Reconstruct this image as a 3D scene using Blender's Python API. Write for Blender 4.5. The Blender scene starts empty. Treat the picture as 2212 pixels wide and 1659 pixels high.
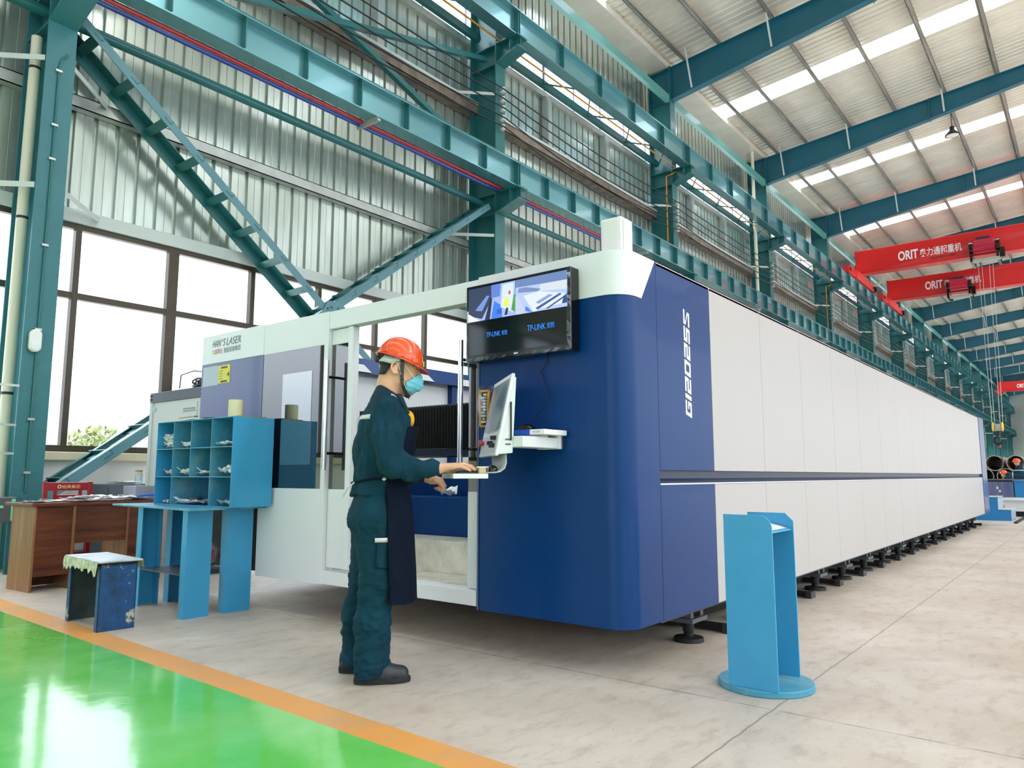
import bpy, bmesh, math, random
import numpy as np
from mathutils import Vector, Matrix, noise as mnoise
R = random.Random(7)
SC = bpy.context.scene
COL = SC.collection
PI = math.pi

# ------------------------------------------------------------------ camera
cam = bpy.data.objects.new('camera', bpy.data.cameras.new('camera'))
COL.objects.link(cam)
cam.location = (0, 0, 1.02)
cam.rotation_euler = (math.radians(90 + 7.081), 0, math.radians(38.36 - 90))
cam.data.sensor_width = 36
cam.data.lens = 1590 / 2212 * 36
cam.data.clip_end = 400
SC.camera = cam

# ------------------------------------------------------------------ sky, sun, exposure
SC.view_settings.view_transform = 'Standard'
SC.view_settings.look = 'None'
SC.view_settings.gamma = 1
SC.view_settings.use_curve_mapping = False
SC.view_settings.exposure = 1.9
W = bpy.data.worlds.new('sky')
SC.world = W
W.use_nodes = True
_n = W.node_tree.nodes
_n.clear()
_l = W.node_tree.links.new
_o = _n.new('ShaderNodeOutputWorld')
_b = _n.new('ShaderNodeBackground')
_t = _n.new('ShaderNodeTexCoord')
_m = _n.new('ShaderNodeMapping')
_m.inputs['Scale'].default_value = (1, 1, 2.2)
_z = _n.new('ShaderNodeTexNoise')
_z.inputs['Scale'].default_value = 2.2
_z.inputs['Detail'].default_value = 6
_r = _n.new('ShaderNodeValToRGB')
_r.color_ramp.elements[0].position = .38
_r.color_ramp.elements[0].color = (.78, .88, 1, 1)
_r.color_ramp.elements[1].position = .62
_r.color_ramp.elements[1].color = (.93, .97, 1, 1)
_l(_t.outputs['Generated'], _m.inputs['Vector'])
_l(_m.outputs['Vector'], _z.inputs['Vector'])
_l(_z.outputs['Fac'], _r.inputs['Fac'])
# overcast sky: three times brighter overhead than at the horizon
_s = _n.new('ShaderNodeSeparateXYZ')
_l(_t.outputs['Generated'], _s.inputs[0])
_g = _n.new('ShaderNodeMapRange')
_g.inputs['From Min'].default_value = 0
_g.inputs['From Max'].default_value = 1
_g.inputs['To Min'].default_value = .32
_g.inputs['To Max'].default_value = 2.9
_l(_s.outputs['Z'], _g.inputs['Value'])
_h = _n.new('ShaderNodeMapRange')           # glow added below the horizon to brighten the roof, standing for a yard
_h.inputs['From Min'].default_value = -.02
_h.inputs['From Max'].default_value = .0
_h.inputs['To Min'].default_value = 1.05
_h.inputs['To Max'].default_value = 0
_l(_s.outputs['Z'], _h.inputs['Value'])
_a = _n.new('ShaderNodeMath')
_a.operation = 'MAXIMUM'
_l(_g.outputs['Result'], _a.inputs[0])
_l(_h.outputs['Result'], _a.inputs[1])
_l(_a.outputs[0], _b.inputs['Strength'])
_l(_r.outputs['Color'], _b.inputs['Color'])
_l(_b.outputs['Background'], _o.inputs['Surface'])
sun = bpy.data.objects.new('sun', bpy.data.lights.new('sun', 'SUN'))
COL.objects.link(sun)
sun.rotation_euler = (math.radians(50), 0, math.radians(12))   # soft sun through thin cloud, from the open side of the hall
sun.data.energy = 1.0
sun.data.angle = math.radians(25)
sun.data.color = (1, .97, .92)

# ------------------------------------------------------------------ materials
def lin(c):
    return tuple(((v / 255) / 12.92 if v <= 10 else (((v / 255) + .055) / 1.055) ** 2.4) for v in c) + (1,)

def M(name, rgb, rough=.5, metal=0., var=0., vs=3., bump=0., bs=60., spec=.5, coat=0., emit=0., stretch=None, rgb2=None, vpos=(.35, .65), detail=5):
    m = bpy.data.materials.new(name)
    m.use_nodes = True
    nt = m.node_tree
    p = nt.nodes['Principled BSDF']
    c = lin(rgb)
    p.inputs['Base Color'].default_value = c
    p.inputs['Roughness'].default_value = rough
    p.inputs['Metallic'].default_value = metal
    p.inputs['Specular IOR Level'].default_value = spec
    p.inputs['Coat Weight'].default_value = coat
    p.inputs['Coat Roughness'].default_value = .05
    if emit:
        p.inputs['Emission Color'].default_value = c
        p.inputs['Emission Strength'].default_value = emit
    tc = None
    if var or rgb2 or bump:
        tc = nt.nodes.new('ShaderNodeTexCoord')
        mp = nt.nodes.new('ShaderNodeMapping')
        if stretch:
            mp.inputs['Scale'].default_value = stretch
        nt.links.new(tc.outputs['Object'], mp.inputs['Vector'])
    if var or rgb2:
        z = nt.nodes.new('ShaderNodeTexNoise')
        z.inputs['Scale'].default_value = vs
        z.inputs['Detail'].default_value = detail
        z.inputs['Roughness'].default_value = .6
        nt.links.new(mp.outputs['Vector'], z.inputs['Vector'])
        r = nt.nodes.new('ShaderNodeValToRGB')
        r.color_ramp.elements[0].position, r.color_ramp.elements[1].position = vpos
        if rgb2:
            r.color_ramp.elements[0].color = c
            r.color_ramp.elements[1].color = lin(rgb2)
        else:
            r.color_ramp.elements[0].color = tuple(v * (1 - var) for v in c[:3]) + (1,)
            r.color_ramp.elements[1].color = tuple(min(1, v * (1 + var)) for v in c[:3]) + (1,)
        nt.links.new(z.outputs['Fac'], r.inputs['Fac'])
        nt.links.new(r.outputs['Color'], p.inputs['Base Color'])
    if bump:
        z2 = nt.nodes.new('ShaderNodeTexNoise')
        z2.inputs['Scale'].default_value = bs
        z2.inputs['Detail'].default_value = 3
        b = nt.nodes.new('ShaderNodeBump')
        b.inputs['Strength'].default_value = bump
        b.inputs['Distance'].default_value = .01
        nt.links.new(mp.outputs['Vector'], z2.inputs['Vector'])
        nt.links.new(z2.outputs['Fac'], b.inputs['Height'])
        nt.links.new(b.outputs['Normal'], p.inputs['Normal'])
    return m

def glassy(name, tint, refl, rough=.01):
    """thin clear pane: mostly see-through with a mirror share"""
    m = bpy.data.materials.new(name)
    m.use_nodes = True
    nt = m.node_tree
    nt.nodes.clear()
    o = nt.nodes.new('ShaderNodeOutputMaterial')
    mx = nt.nodes.new('ShaderNodeMixShader')
    tr = nt.nodes.new('ShaderNodeBsdfTransparent')
    gl = nt.nodes.new('ShaderNodeBsdfGlossy')
    tr.inputs['Color'].default_value = lin(tint)
    gl.inputs['Roughness'].default_value = rough
    mx.inputs['Fac'].default_value = refl
    nt.links.new(tr.outputs[0], mx.inputs[1])
    nt.links.new(gl.outputs[0], mx.inputs[2])
    nt.links.new(mx.outputs[0], o.inputs['Surface'])
    return m

def concrete(name):
    m = M(name, (176, 160, 144), .42, var=.0, spec=.4)
    nt = m.node_tree
    p = nt.nodes['Principled BSDF']
    L = nt.links.new
    N = nt.nodes.new
    tc = N('ShaderNodeTexCoord')
    def nz(scale, stretch, det=6, rg=.65):
        mp = N('ShaderNodeMapping')
        mp.inputs['Scale'].default_value = stretch
        mp.inputs['Rotation'].default_value = (0, 0, .5)
        z = N('ShaderNodeTexNoise')
        z.inputs['Scale'].default_value = scale
        z.inputs['Detail'].default_value = det
        z.inputs['Roughness'].default_value = rg
        L(tc.outputs['Object'], mp.inputs['Vector'])
        L(mp.outputs['Vector'], z.inputs['Vector'])
        return z.outputs['Fac']
    def ramp(fac, a, b, p0, p1):
        r = N('ShaderNodeValToRGB')
        r.color_ramp.elements[0].position = p0
        r.color_ramp.elements[1].position = p1
        r.color_ramp.elements[0].color = a
        r.color_ramp.elements[1].color = b
        L(fac, r.inputs['Fac'])
        return r.outputs['Color']
    base = ramp(nz(.9, (1, 1, 1)), lin((184, 168, 151)), lin((218, 206, 194)), .3, .7)
    scuff = ramp(nz(6.5, (.8, 1.7, 1), 12, .72), lin((190, 174, 158)), (1, 1, 1, 1), .34, .5)
    speck = ramp(nz(26, (1, 1, 1), 3), (.25, .22, .2, 1), (1, 1, 1, 1), .27, .3)
    def mul(a, b, f):
        x = N('ShaderNodeMix')
        x.data_type = 'RGBA'
        x.blend_type = 'MULTIPLY'
        x.inputs['Factor'].default_value = f
        L(a, x.inputs['A'])
        L(b, x.inputs['B'])
        return x.outputs['Result']
    col = mul(mul(base, scuff, .42), speck, .5)
    # saw-cut joints of the slab: one along the hall, cross joints every 6 m
    sep = N('ShaderNodeSeparateXYZ')
    L(tc.outputs['Object'], sep.inputs[0])
    wob = nz(9, (1, 1, 1), 4)
    def math_(op, a, b):
        x = N('ShaderNodeMath')
        x.operation = op
        for i, v in enumerate((a, b)):
            if v is None:
                continue
            if isinstance(v, (int, float)):
                x.inputs[i].default_value = v
            else:
                L(v, x.inputs[i])
        return x.outputs[0]
    w = math_('MULTIPLY', math_('SUBTRACT', wob, .5), .02)
    jy = math_('ABSOLUTE', math_('ADD', math_('SUBTRACT', sep.outputs['Y'], 1.2), w), None)
    jx = math_('ABSOLUTE', math_('ADD', math_('PINGPONG', math_('SUBTRACT', sep.outputs['X'], 3.36), 6.), w), None)
    near = math_('MINIMUM', jy, jx)
    line = ramp(near, (.16, .13, .11, 1), (1, 1, 1, 1), .0015, .0055)
    col = mul(col, line, .75)
    L(col, p.inputs['Base Color'])
    b = N('ShaderNodeBump')
    b.inputs['Strength'].default_value = .15
    b.inputs['Distance'].default_value = .01
    L(nz(30, (1, 1, 1), 6), b.inputs['Height'])
    L(b.outputs['Normal'], p.inputs['Normal'])
    return m

def checker_plate(name):
    """tread plate: short raised bars, alternately turned"""
    m = M(name, (214, 208, 194), .42, .3, var=.2, vs=6)
    nt = m.node_tree
    p = nt.nodes['Principled BSDF']
    N, L = nt.nodes.new, nt.links.new
    def mt(op, a, b=None):
        x = N('ShaderNodeMath')
        x.operation = op
        for i, v in enumerate((a, b)):
            if v is None:
                continue
            if isinstance(v, (int, float)):
                x.inputs[i].default_value = v
            else:
                L(v, x.inputs[i])
        return x.outputs[0]
    tc = N('ShaderNodeTexCoord')
    sp = N('ShaderNodeSeparateXYZ')
    L(tc.outputs['Object'], sp.inputs[0])
    u = sp.outputs['Y']
    v = mt('ADD', sp.outputs['X'], sp.outputs['Z'])
    k = 26.
    a, b = mt('MULTIPLY', mt('ADD', u, v), k), mt('MULTIPLY', mt('SUBTRACT', u, v), k)
    par = mt('MODULO', mt('ADD', mt('ADD', mt('FLOOR', a), mt('FLOOR', b)), 1000.), 2.)
    fa, fb = mt('SUBTRACT', mt('FRACT', a), .5), mt('SUBTRACT', mt('FRACT', b), .5)
    def bar(x, y):
        q, w = mt('MULTIPLY', x, 2.1), mt('MULTIPLY', y, 7.5)
        return mt('MAXIMUM', mt('SUBTRACT', 1., mt('ADD', mt('MULTIPLY', q, q), mt('MULTIPLY', w, w))), 0.)
    h = mt('ADD', mt('MULTIPLY', bar(fa, fb), par), mt('MULTIPLY', bar(fb, fa), mt('SUBTRACT', 1., par)))
    bp = N('ShaderNodeBump')
    bp.inputs['Strength'].default_value = .9
    bp.inputs['Distance'].default_value = .0025
    L(h, bp.inputs['Height'])
    L(bp.outputs['Normal'], p.inputs['Normal'])
    return m

def wood(name, a, b, axis):
    sc = [9., 9., 9.]
    sc[axis] = .7
    return M(name, a, .35, vs=1.6, rgb2=b, stretch=tuple(sc), vpos=(.3, .7), detail=8, spec=.4)

K = {}
K['teal'] = M('teal_paint', (36, 104, 106), .38, bump=.06, bs=90, var=.10, vs=1.2, coat=.15)
K['teal_web'] = M('teal_gloss_paint', (116, 172, 180), .26, .68, var=.05, vs=1, coat=.6)
K['brace'] = M('front_lit_teal_paint', (86, 130, 140), .4, var=.06, vs=1)  # paler copy of the teal, front light painted into near chords and gusset
K['teal_rough'] = M('teal_textured_paint', (46, 112, 120), .42, bump=.5, bs=55, var=.06)
K['rafter'] = M('blue_teal_paint', (24, 96, 116), .4, var=.06, vs=1)
K['galv'] = M('galvanised_sheet', (198, 208, 200), .2, .7, var=.08, vs=2.5, stretch=(6, 6, .6))
K['roofsheet'] = M('roof_sheet', (232, 226, 214), .3, .3, var=.07, vs=2.5, stretch=(.6, .3, 1))
K['steel'] = M('galvanised_steel', (186, 190, 186), .35, .55, var=.12, vs=3)
K['purlin'] = M('purlin_steel', (158, 154, 146), .34, .35, var=.25, vs=2.5, stretch=(.5, 3, 3))
K['rust'] = M('weathered_girt', (140, 128, 114), .6, .1, rgb2=(104, 92, 82), vs=4)
K['pale'] = M('pale_grey_paint', (196, 204, 200), .45)
K['plaster'] = M('white_plaster', (232, 232, 228), .8, var=.05, vs=2, bump=.1, bs=30)
K['cream'] = M('cream_stone', (226, 214, 182), .6, var=.06)
K['bronze'] = M('bronze_window_frame', (70, 60, 46), .35, .3, var=.1, vs=4)
K['glass'] = glassy('window_glass', (250, 252, 253), .05)
K['skyl'] = glassy('skylight_sheet', (246, 248, 250), .02, .3)
K['concrete'] = concrete('concrete_floor')
K['green'] = M('green_epoxy', (102, 200, 84), .13, var=.0, spec=.6, bump=.16, bs=5, rgb2=(138, 214, 120), vs=1.6, vpos=(.4, .7), detail=8, coat=.3)
K['orange_line'] = M('orange_floor_paint', (228, 160, 84), .4, vs=2.2, rgb2=(204, 160, 116), vpos=(.45, .75), detail=8)
K['red_pipe'] = M('red_conductor', (176, 22, 40), .3)
K['blue_pipe'] = M('blue_conductor', (14, 60, 150), .3)
K['orange_pipe'] = M('orange_gas_pipe', (212, 140, 26), .35)
K['black'] = M('black_rubber', (14, 14, 16), .5)
K['gloss_black'] = M('gloss_black_plastic', (9, 10, 12), .12, spec=.6)
K['grey_black'] = M('dark_grey_plastic', (44, 46, 50), .45)
K['porcelain'] = M('white_porcelain', (228, 228, 222), .25)
K['pvc'] = M('cream_pvc', (224, 220, 200), .35)
K['white_m'] = M('white_machine_paint', (228, 231, 233), .32, spec=.4, bump=.04, bs=300)
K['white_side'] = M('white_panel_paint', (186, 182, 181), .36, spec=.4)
K['blue_m'] = M('deep_blue_paint', (0, 56, 116), .34, spec=.22, bump=.05, bs=400, coat=.06)
K['lav_m'] = M('blue_violet_paint', (58, 76, 128), .3, spec=.6, bump=.05, bs=400, coat=.3)
K['navy'] = M('navy_recess', (14, 40, 74), .35)
K['seam'] = M('seam_grey', (150, 150, 150), .6)
K['chrome'] = M('chrome', (225, 226, 228), .1, 1.)
K['dark'] = M('dark_underframe', (26, 26, 28), .6, .2)
K['plate'] = checker_plate('tread_plate')
K['cyan'] = M('sky_blue_paint', (58, 156, 204), .36, var=.05, vs=2.5, bump=.05, bs=120, coat=.1)
K['cyan_worn'] = M('worn_sky_blue_paint', (66, 148, 176), .5, rgb2=(128, 170, 180), vs=6, vpos=(.45, .75))
K['wood_v'] = wood('brown_wood_upright', (112, 72, 44), (156, 112, 74), 2)
K['wood_h'] = wood('brown_wood_grain', (70, 32, 18), (118, 64, 36), 0)
K['wood_edge'] = M('red_brown_edging', (106, 50, 34), .3)
K['paper'] = M('white_paper', (236, 236, 236), .8, var=.04)
K['paper_p'] = M('pink_paper', (236, 205, 210), .8)
K['redwood'] = M('red_lacquer', (150, 12, 30), .28, coat=.3)
K['gold'] = M('gold_print', (236, 206, 140), .5)
K['cab'] = M('grey_cabinet', (206, 210, 208), .4)
K['cab_dk'] = M('dark_grey_metal', (92, 96, 102), .4, .3)
K['file'] = M('slate_file_cabinet', (88, 100, 108), .45)
K['clear'] = glassy('clear_plastic', (238, 242, 244), .10)
K['jar'] = glassy('jar_glass', (225, 236, 240), .16)
K['teal_cloth'] = M('teal_workwear', (10, 54, 70), .85, var=.2, vs=6, spec=.2, bump=.3, bs=40)
K['navy_cloth'] = M('navy_apron_cloth', (10, 20, 38), .9, var=.2, vs=8, spec=.15, bump=.3, bs=60)
K['skin'] = M('skin', (224, 172, 140), .5, var=.06, vs=12, spec=.35)
K['hair'] = M('black_hair', (20, 17, 16), .6, bump=.5, bs=300)
K['orange_h'] = M('orange_helmet', (236, 84, 28), .22, spec=.5, coat=.3)
K['mask'] = M('light_blue_mask', (112, 196, 214), .75, var=.05, bump=.2, bs=30)
K['reflect'] = M('reflective_tape', (214, 208, 212), .45)
K['yellow'] = M('yellow_shirt', (244, 180, 36), .8)
K['shoe'] = M('black_shoe_leather', (44, 46, 52), .5, var=.2, vs=15, bump=.2, bs=80)
K['sole'] = M('black_rubber_sole', (26, 28, 30), .7, var=.2)
K['red_crane'] = M('crane_red', (216, 38, 36), .35, var=.05, vs=.6, coat=.15)
K['crimson'] = M('hoist_crimson', (188, 10, 54), .25, coat=.3)
K['white_t'] = M('white_lettering', (245, 245, 243), .5)
K['black_t'] = M('black_lettering', (32, 22, 22), .6)
K['grey_t'] = M('slate_lettering', (96, 110, 130), .5)
K['red_t'] = M('red_lettering', (196, 70, 84), .5)
K['yel_label'] = M('yellow_label', (226, 210, 60), .5)
K['blue_box'] = M('blue_carton', (18, 84, 186), .5)
K['pipe_dark'] = M('dark_steel_pipe', (64, 60, 58), .55, .3, rgb2=(86, 76, 68), vs=2)
K['pipe_top'] = M('weathered_pipe', (150, 122, 100), .5, .2, rgb2=(176, 156, 138), vs=1.5)
K['paper_g'] = M('greyish_paper', (186, 198, 188), .8)
K['hookyel'] = M('yellow_hook_block', (232, 196, 52), .4)
K['leaf'] = M('yellow_green_leaf', (96, 108, 48), .8, rgb2=(130, 132, 76), vs=3)
K['bark'] = M('bark', (90, 80, 66), .9)
K['ground'] = M('pale_outdoor_ground', (196, 192, 184), .9, var=.1, vs=.3)

# ------------------------------------------------------------------ mesh builder
def rootmat(o):
    m = Matrix.Identity(4)
    while o is not None:
        m = o.matrix_basis @ m
        o = o.parent
    return m

def V(*a):
    return Vector(a)

class MB:
    def __init__(s):
        s.v, s.f, s.mi, s.cur = [], [], [], 0
    def add(s, vs, fs):
        k = len(s.v)
        s.v += [tuple(v) for v in vs]
        s.f += [tuple(i + k for i in f) for f in fs]
        s.mi += [s.cur] * len(fs)
        return s
    def box(s, x0, x1, y0, y1, z0, z1):
        s.hexa([(x0, y0, z0), (x1, y0, z0), (x1, y1, z0), (x0, y1, z0), (x0, y0, z1), (x1, y0, z1), (x1, y1, z1), (x0, y1, z1)])
        return s
    def hexa(s, c):
        return s.add(c, [(0, 3, 2, 1), (4, 5, 6, 7), (0, 1, 5, 4), (1, 2, 6, 5), (2, 3, 7, 6), (3, 0, 4, 7)])
    def obox(s, c, ax, ay, az):
        """box centred at c with half axes ax, ay, az"""
        c, ax, ay, az = Vector(c), Vector(ax), Vector(ay), Vector(az)
        return s.hexa([c - ax - ay - az, c + ax - ay - az, c + ax + ay - az, c - ax + ay - az, c - ax - ay + az, c + ax - ay + az, c + ax + ay + az, c - ax + ay + az])
    def bar(s, p, q, w, h, up=(0, 0, 1)):
        p, q = Vector(p), Vector(q)
        d = (q - p).normalized()
        u = Vector(up)
        sd = d.cross(u)
        if sd.length < 1e-5:
            sd = d.cross(Vector((1, 0, 0)))
        sd.normalize()
        u = sd.cross(d)
        return s.obox((p + q) / 2, (q - p) / 2, sd * w / 2, u * h / 2)
    def prism(s, poly, a, b, n):
        """poly: list of 2-D points; a, b: 3-D axes, poly lies in plane spanned by a, b from origin n[0]; extruded by vector n[1]"""
        o, e = Vector(n[0]), Vector(n[1])
        a, b = Vector(a), Vector(b)
        k = len(poly)
        lo = [o + a * x + b * y for x, y in poly]
        vs = lo + [p + e for p in lo]
        fs = [tuple(range(k - 1, -1, -1)), tuple(range(k, 2 * k))] + [(i, (i + 1) % k, k + (i + 1) % k, k + i) for i in range(k)]
        return s.add(vs, fs)
    def tube(s, pts, r, n=8, closed=False):
        pts = [Vector(p) for p in pts]
        rs = r if isinstance(r, (list, tuple)) else [r] * len(pts)
        u = None
        vs = []
        for i, p in enumerate(pts):
            a, b = pts[max(0, i - 1)], pts[min(len(pts) - 1, i + 1)]
            t = (b - a).normalized()
            if u is None:
                u = t.orthogonal().normalized()
            else:
                u = (u - t * u.dot(t))
                u = u.normalized() if u.length > 1e-6 else t.orthogonal().normalized()
            w = t.cross(u)
            for k in range(n):
                g = 2 * PI * k / n
                vs.append(p + (u * math.cos(g) + w * math.sin(g)) * rs[i])
        m = len(pts)
        fs = [(i * n + k, i * n + (k + 1) % n, (i + 1) * n + (k + 1) % n, (i + 1) * n + k) for i in range(m - 1) for k in range(n)]
        fs += [tuple(range(n - 1, -1, -1)), tuple(range((m - 1) * n, m * n))]
        return s.add(vs, fs)
    def lathe(s, prof, c=(0, 0, 0), n=24, axis=(0, 0, 1), sx=1., sy=1.):
        c, ax = Vector(c), Vector(axis).normalized()
        u = Vector((1, 0, 0)) if abs(ax.z) > .9 else ax.orthogonal().normalized()
        w = ax.cross(u)
        vs = []
        for r, h in prof:
            for k in range(n):
                g = 2 * PI * k / n
                vs.append(c + ax * h + (u * math.cos(g) * sx + w * math.sin(g) * sy) * r)
        m = len(prof)
        fs = [(i * n + k, i * n + (k + 1) % n, (i + 1) * n + (k + 1) % n, (i + 1) * n + k) for i in range(m - 1) for k in range(n)]
        fs += [tuple(range(n - 1, -1, -1)), tuple(range((m - 1) * n, m * n))]
        return s.add(vs, fs)
    def ibeam(s, p, q, up, h, w, tf=.016, tw=.012):
        """I-section from p to q; p, q on the section's centre; up = web direction"""
        p, q, u = Vector(p), Vector(q), Vector(up).normalized()
        d = (q - p).normalized()
        sd = d.cross(u).normalized()
        c, hl = (p + q) / 2, (q - p) / 2
        for sg in (1, -1):
            s.obox(c + u * sg * (h / 2 - tf / 2), hl, sd * w / 2, u * tf / 2)
        return s.obox(c, hl, sd * tw / 2, u * (h / 2 - tf))
    def sheet(s, grid):
        """grid[i][j] of points -> quads"""
        n, m = len(grid), len(grid[0])
        return s.add([p for row in grid for p in row], [(i * m + j, i * m + j + 1, (i + 1) * m + j + 1, (i + 1) * m + j) for i in range(n - 1) for j in range(m - 1)])
    def text(s, body, o, xd, yd, height, width=None, depth=.002, shear=0., bold=0., align='LEFT'):
        """lettering scaled to height (cap height when width is given: the box it fills), laid at o along xd with yd up"""
        c = bpy.data.curves.new('lettering', 'FONT')
        c.body = body
        c.shear = shear
        c.offset = bold
        ob = bpy.data.objects.new('lettering', c)
        COL.objects.link(ob)
        dg = bpy.context.evaluated_depsgraph_get()
        dg.update()
        me = bpy.data.meshes.new_from_object(ob.evaluated_get(dg))
        bpy.data.objects.remove(ob)
        bpy.data.curves.remove(c)
        xs = [v.co.x for v in me.vertices]
        ys = [v.co.y for v in me.vertices]
        x0, x1, y0, y1 = min(xs), max(xs), min(ys), max(ys)
        sy = height / (y1 - y0)
        sx = width / (x1 - x0) if width else sy
        o, xd, yd = Vector(o), Vector(xd).normalized(), Vector(yd).normalized()
        nd = xd.cross(yd) * depth
        vs = [o + xd * (v.co.x - x0) * sx + yd * (v.co.y - y0) * sy + nd for v in me.vertices]
        s.add(vs, [tuple(p.vertices) for p in me.polygons])
        bpy.data.meshes.remove(me)
        return s
    def build(s, name, mat, parent=None, smooth=False, bevel=0., seg=2, sharp=35):
        me = bpy.data.meshes.new(name)
        if parent is not None:
            inv = rootmat(parent).inverted()
            vs = [tuple(inv @ Vector(v)) for v in s.v]
        else:
            vs = s.v
        me.from_pydata(vs, [], s.f)
        for m in (mat if isinstance(mat, (list, tuple)) else [mat]):
            me.materials.append(m)
        if any(s.mi):
            me.polygons.foreach_set('material_index', s.mi)
        bm = bmesh.new()
        bm.from_mesh(me)
        bmesh.ops.recalc_face_normals(bm, faces=bm.faces)
        bm.to_mesh(me)
        bm.free()
        if smooth:
            me.polygons.foreach_set('use_smooth', [True] * len(me.polygons))
            me.set_sharp_from_angle(angle=math.radians(sharp))
        o = bpy.data.objects.new(name, me)
        COL.objects.link(o)
        o.parent = parent
        if bevel:
            b = o.modifiers.new('edge', 'BEVEL')
            b.width = bevel
            b.segments = seg
            b.limit_method = 'ANGLE'
        return o

def tag(o, label=None, cat=None, group=None, kind=None):
    for k, v in (('label', label), ('category', cat), ('group', group), ('kind', kind)):
        if v:
            o[k] = v
    return o

def thing(name, label, cat, loc=(0, 0, 0), rz=0., group=None):
    o = bpy.data.objects.new(name, None)
    COL.objects.link(o)
    o.location = loc
    o.rotation_euler = (0, 0, rz)
    o.empty_display_size = .1
    return tag(o, label, cat, group)

def struct(name, mb, mat, smooth=False, bevel=0., label=None):
    return tag(mb.build(name, mat, None, smooth, bevel), label=label, kind='structure')

def copy_tree(o, dx=(0, 0, 0), label=None, group=None):
    c = o.copy()
    COL.objects.link(c)
    c.location = o.location + Vector(dx)
    tag(c, label, None, group)
    for ch in [x for x in bpy.data.objects if x.parent == o]:
        d = ch.copy()
        COL.objects.link(d)
        d.parent = c
        for g in [x for x in bpy.data.objects if x.parent == ch]:
            e = g.copy()
            COL.objects.link(e)
            e.parent = d
    return c

ORD = ['first', 'second', 'third', 'fourth', 'fifth', 'sixth', 'seventh', 'eighth', 'ninth', 'tenth', 'eleventh', 'twelfth', 'thirteenth', 'fourteenth', 'fifteenth', 'sixteenth', 'seventeenth']
# ================================================================== the hall
BAY = 7.95
X0 = 3.0
def XC(i):
    return X0 + BAY * i
NB = 15                                   # bays 0..NB-1 ahead, bay -1 beside the camera
XA, XB = XC(-2) - .4, XC(NB) + .4
def zroof(y):
    return 13.15 + .1 * (8.9 - y) if y > -3.1 else 13.15 + .1 * (8.9 + 3.1) - .1 * (-3.1 - y)

# floor: bare slab, orange line, green walkway, side by side
ZF = 0.
def lx(y, a):      # the painted lines run a touch off square
    return (2.157 + .0256 * (y - 1.678)) if a else (2.0 + .021 * (y - 1.876))
YA, YB = -16., 9.95
struct('floor', MB().add([(lx(YA, 1), YA, 0), (XB, YA, 0), (XB, YB, 0), (lx(YB, 1), YB, 0)], [(0, 1, 2, 3)]), K['concrete'])
struct('floor_stripe', MB().add([(lx(YA, 0), YA, 0), (lx(YA, 1), YA, 0), (lx(YB, 1), YB, 0), (lx(YB, 0), YB, 0)], [(0, 1, 2, 3)]), K['orange_line'], label='orange painted line edging the green walkway')
struct('floor_near', MB().add([(XA, YA, 0), (-1.6, YA, 0), (-1.6, YB, 0), (XA, YB, 0)], [(0, 1, 2, 3)]), K['concrete'], label='bare concrete slab on the far side of the green walkway')
struct('floor_walkway', MB().add([(-1.6, YA, 0), (lx(YA, 0), YA, 0), (lx(YB, 0), YB, 0), (-1.6, YB, 0)], [(0, 1, 2, 3)]), K['green'], label='glossy green epoxy walkway')

# corrugated sheeting
YW = 9.82
def corr(x0, x1, z0, z1, y=YW, per=.27, d=.055):
    prof = []
    x = math.floor(x0 / per) * per
    while x < x1 + per:
        for dx, dy in ((0, 0), (.085, 0), (.09, .006), (.10, .006), (.105, 0), (.206, 0), (.212, d), (.258, d), (.264, 0)):
            if x0 <= x + dx <= x1:
                prof.append((x + dx, y + dy))
        x += per
    prof = [(x0, y)] + prof + [(x1, y)]
    return MB().sheet([[(a, b, z0) for a, b in prof], [(a, b, z1) for a, b in prof]])
struct('wall_left', corr(XA, XB, 4.2, 10.12), K['galv'], label='corrugated wall sheeting between windows and clerestory')
struct('wall_left_upper', corr(XA, XB, 11.3, 13.2), K['galv'], label='corrugated wall sheeting under the eaves')
struct('wall_left_dado', MB().box(XA, XB, 9.76, 9.96, 0, 1.2), K['plaster'], label='white plastered wall below the windows')
struct('trim_1', MB().box(XA, XB, 9.66, 9.98, 1.2, 1.30), K['cream'], bevel=.008, label='cream window sill ledge')
struct('trim_2', MB().box(XA, XB, 9.70, 9.84, 4.13, 4.30), K['pale'], bevel=.01, label='pale metal flashing above the windows')
struct('trim_3', MB().box(XA, XB, 9.72, 9.84, 10.02, 10.16), K['steel'], label='steel sill of the clerestory strip')
struct('trim_4', MB().box(XA, XB, 9.74, 9.84, 11.22, 11.32), K['steel'], label='steel head of the clerestory strip')
struct('baseboard_left', MB().box(XA, XB, 9.70, 9.76, .06, .13), K['steel'], label='steel pipe rail along the foot of the wall')

# windows: one per bay, bronze frame with its panes
def window(i):
    x0, x1 = XC(i) + .0, XC(i + 1)
    m = MB()
    for z0, z1 in ((1.30, 1.38), (3.18, 3.26), (4.06, 4.14)):
        m.box(x0, x1, 9.74, 9.82, z0, z1)
    k = 0
    xs = []
    x = 3.61 - BAY * 0 + BAY * i
    while x < x1 - .1:
        xs.append(x)
        x += 1.215
    for j, x in enumerate(xs):
        w = .07 if j == 1 else .035
        m.box(x - w, x + w, 9.735, 9.825, 1.3, 4.14)
    fr = m.build('window_%d' % (i + 2), K['bronze'])
    tag(fr, kind='structure', label='bronze framed window band')
    g = MB().box(x0, x1, 9.78, 9.786, 1.34, 4.1).build('window_pane', K['glass'], fr)
    return fr
for i in range(-2, NB):
    window(i)
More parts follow.
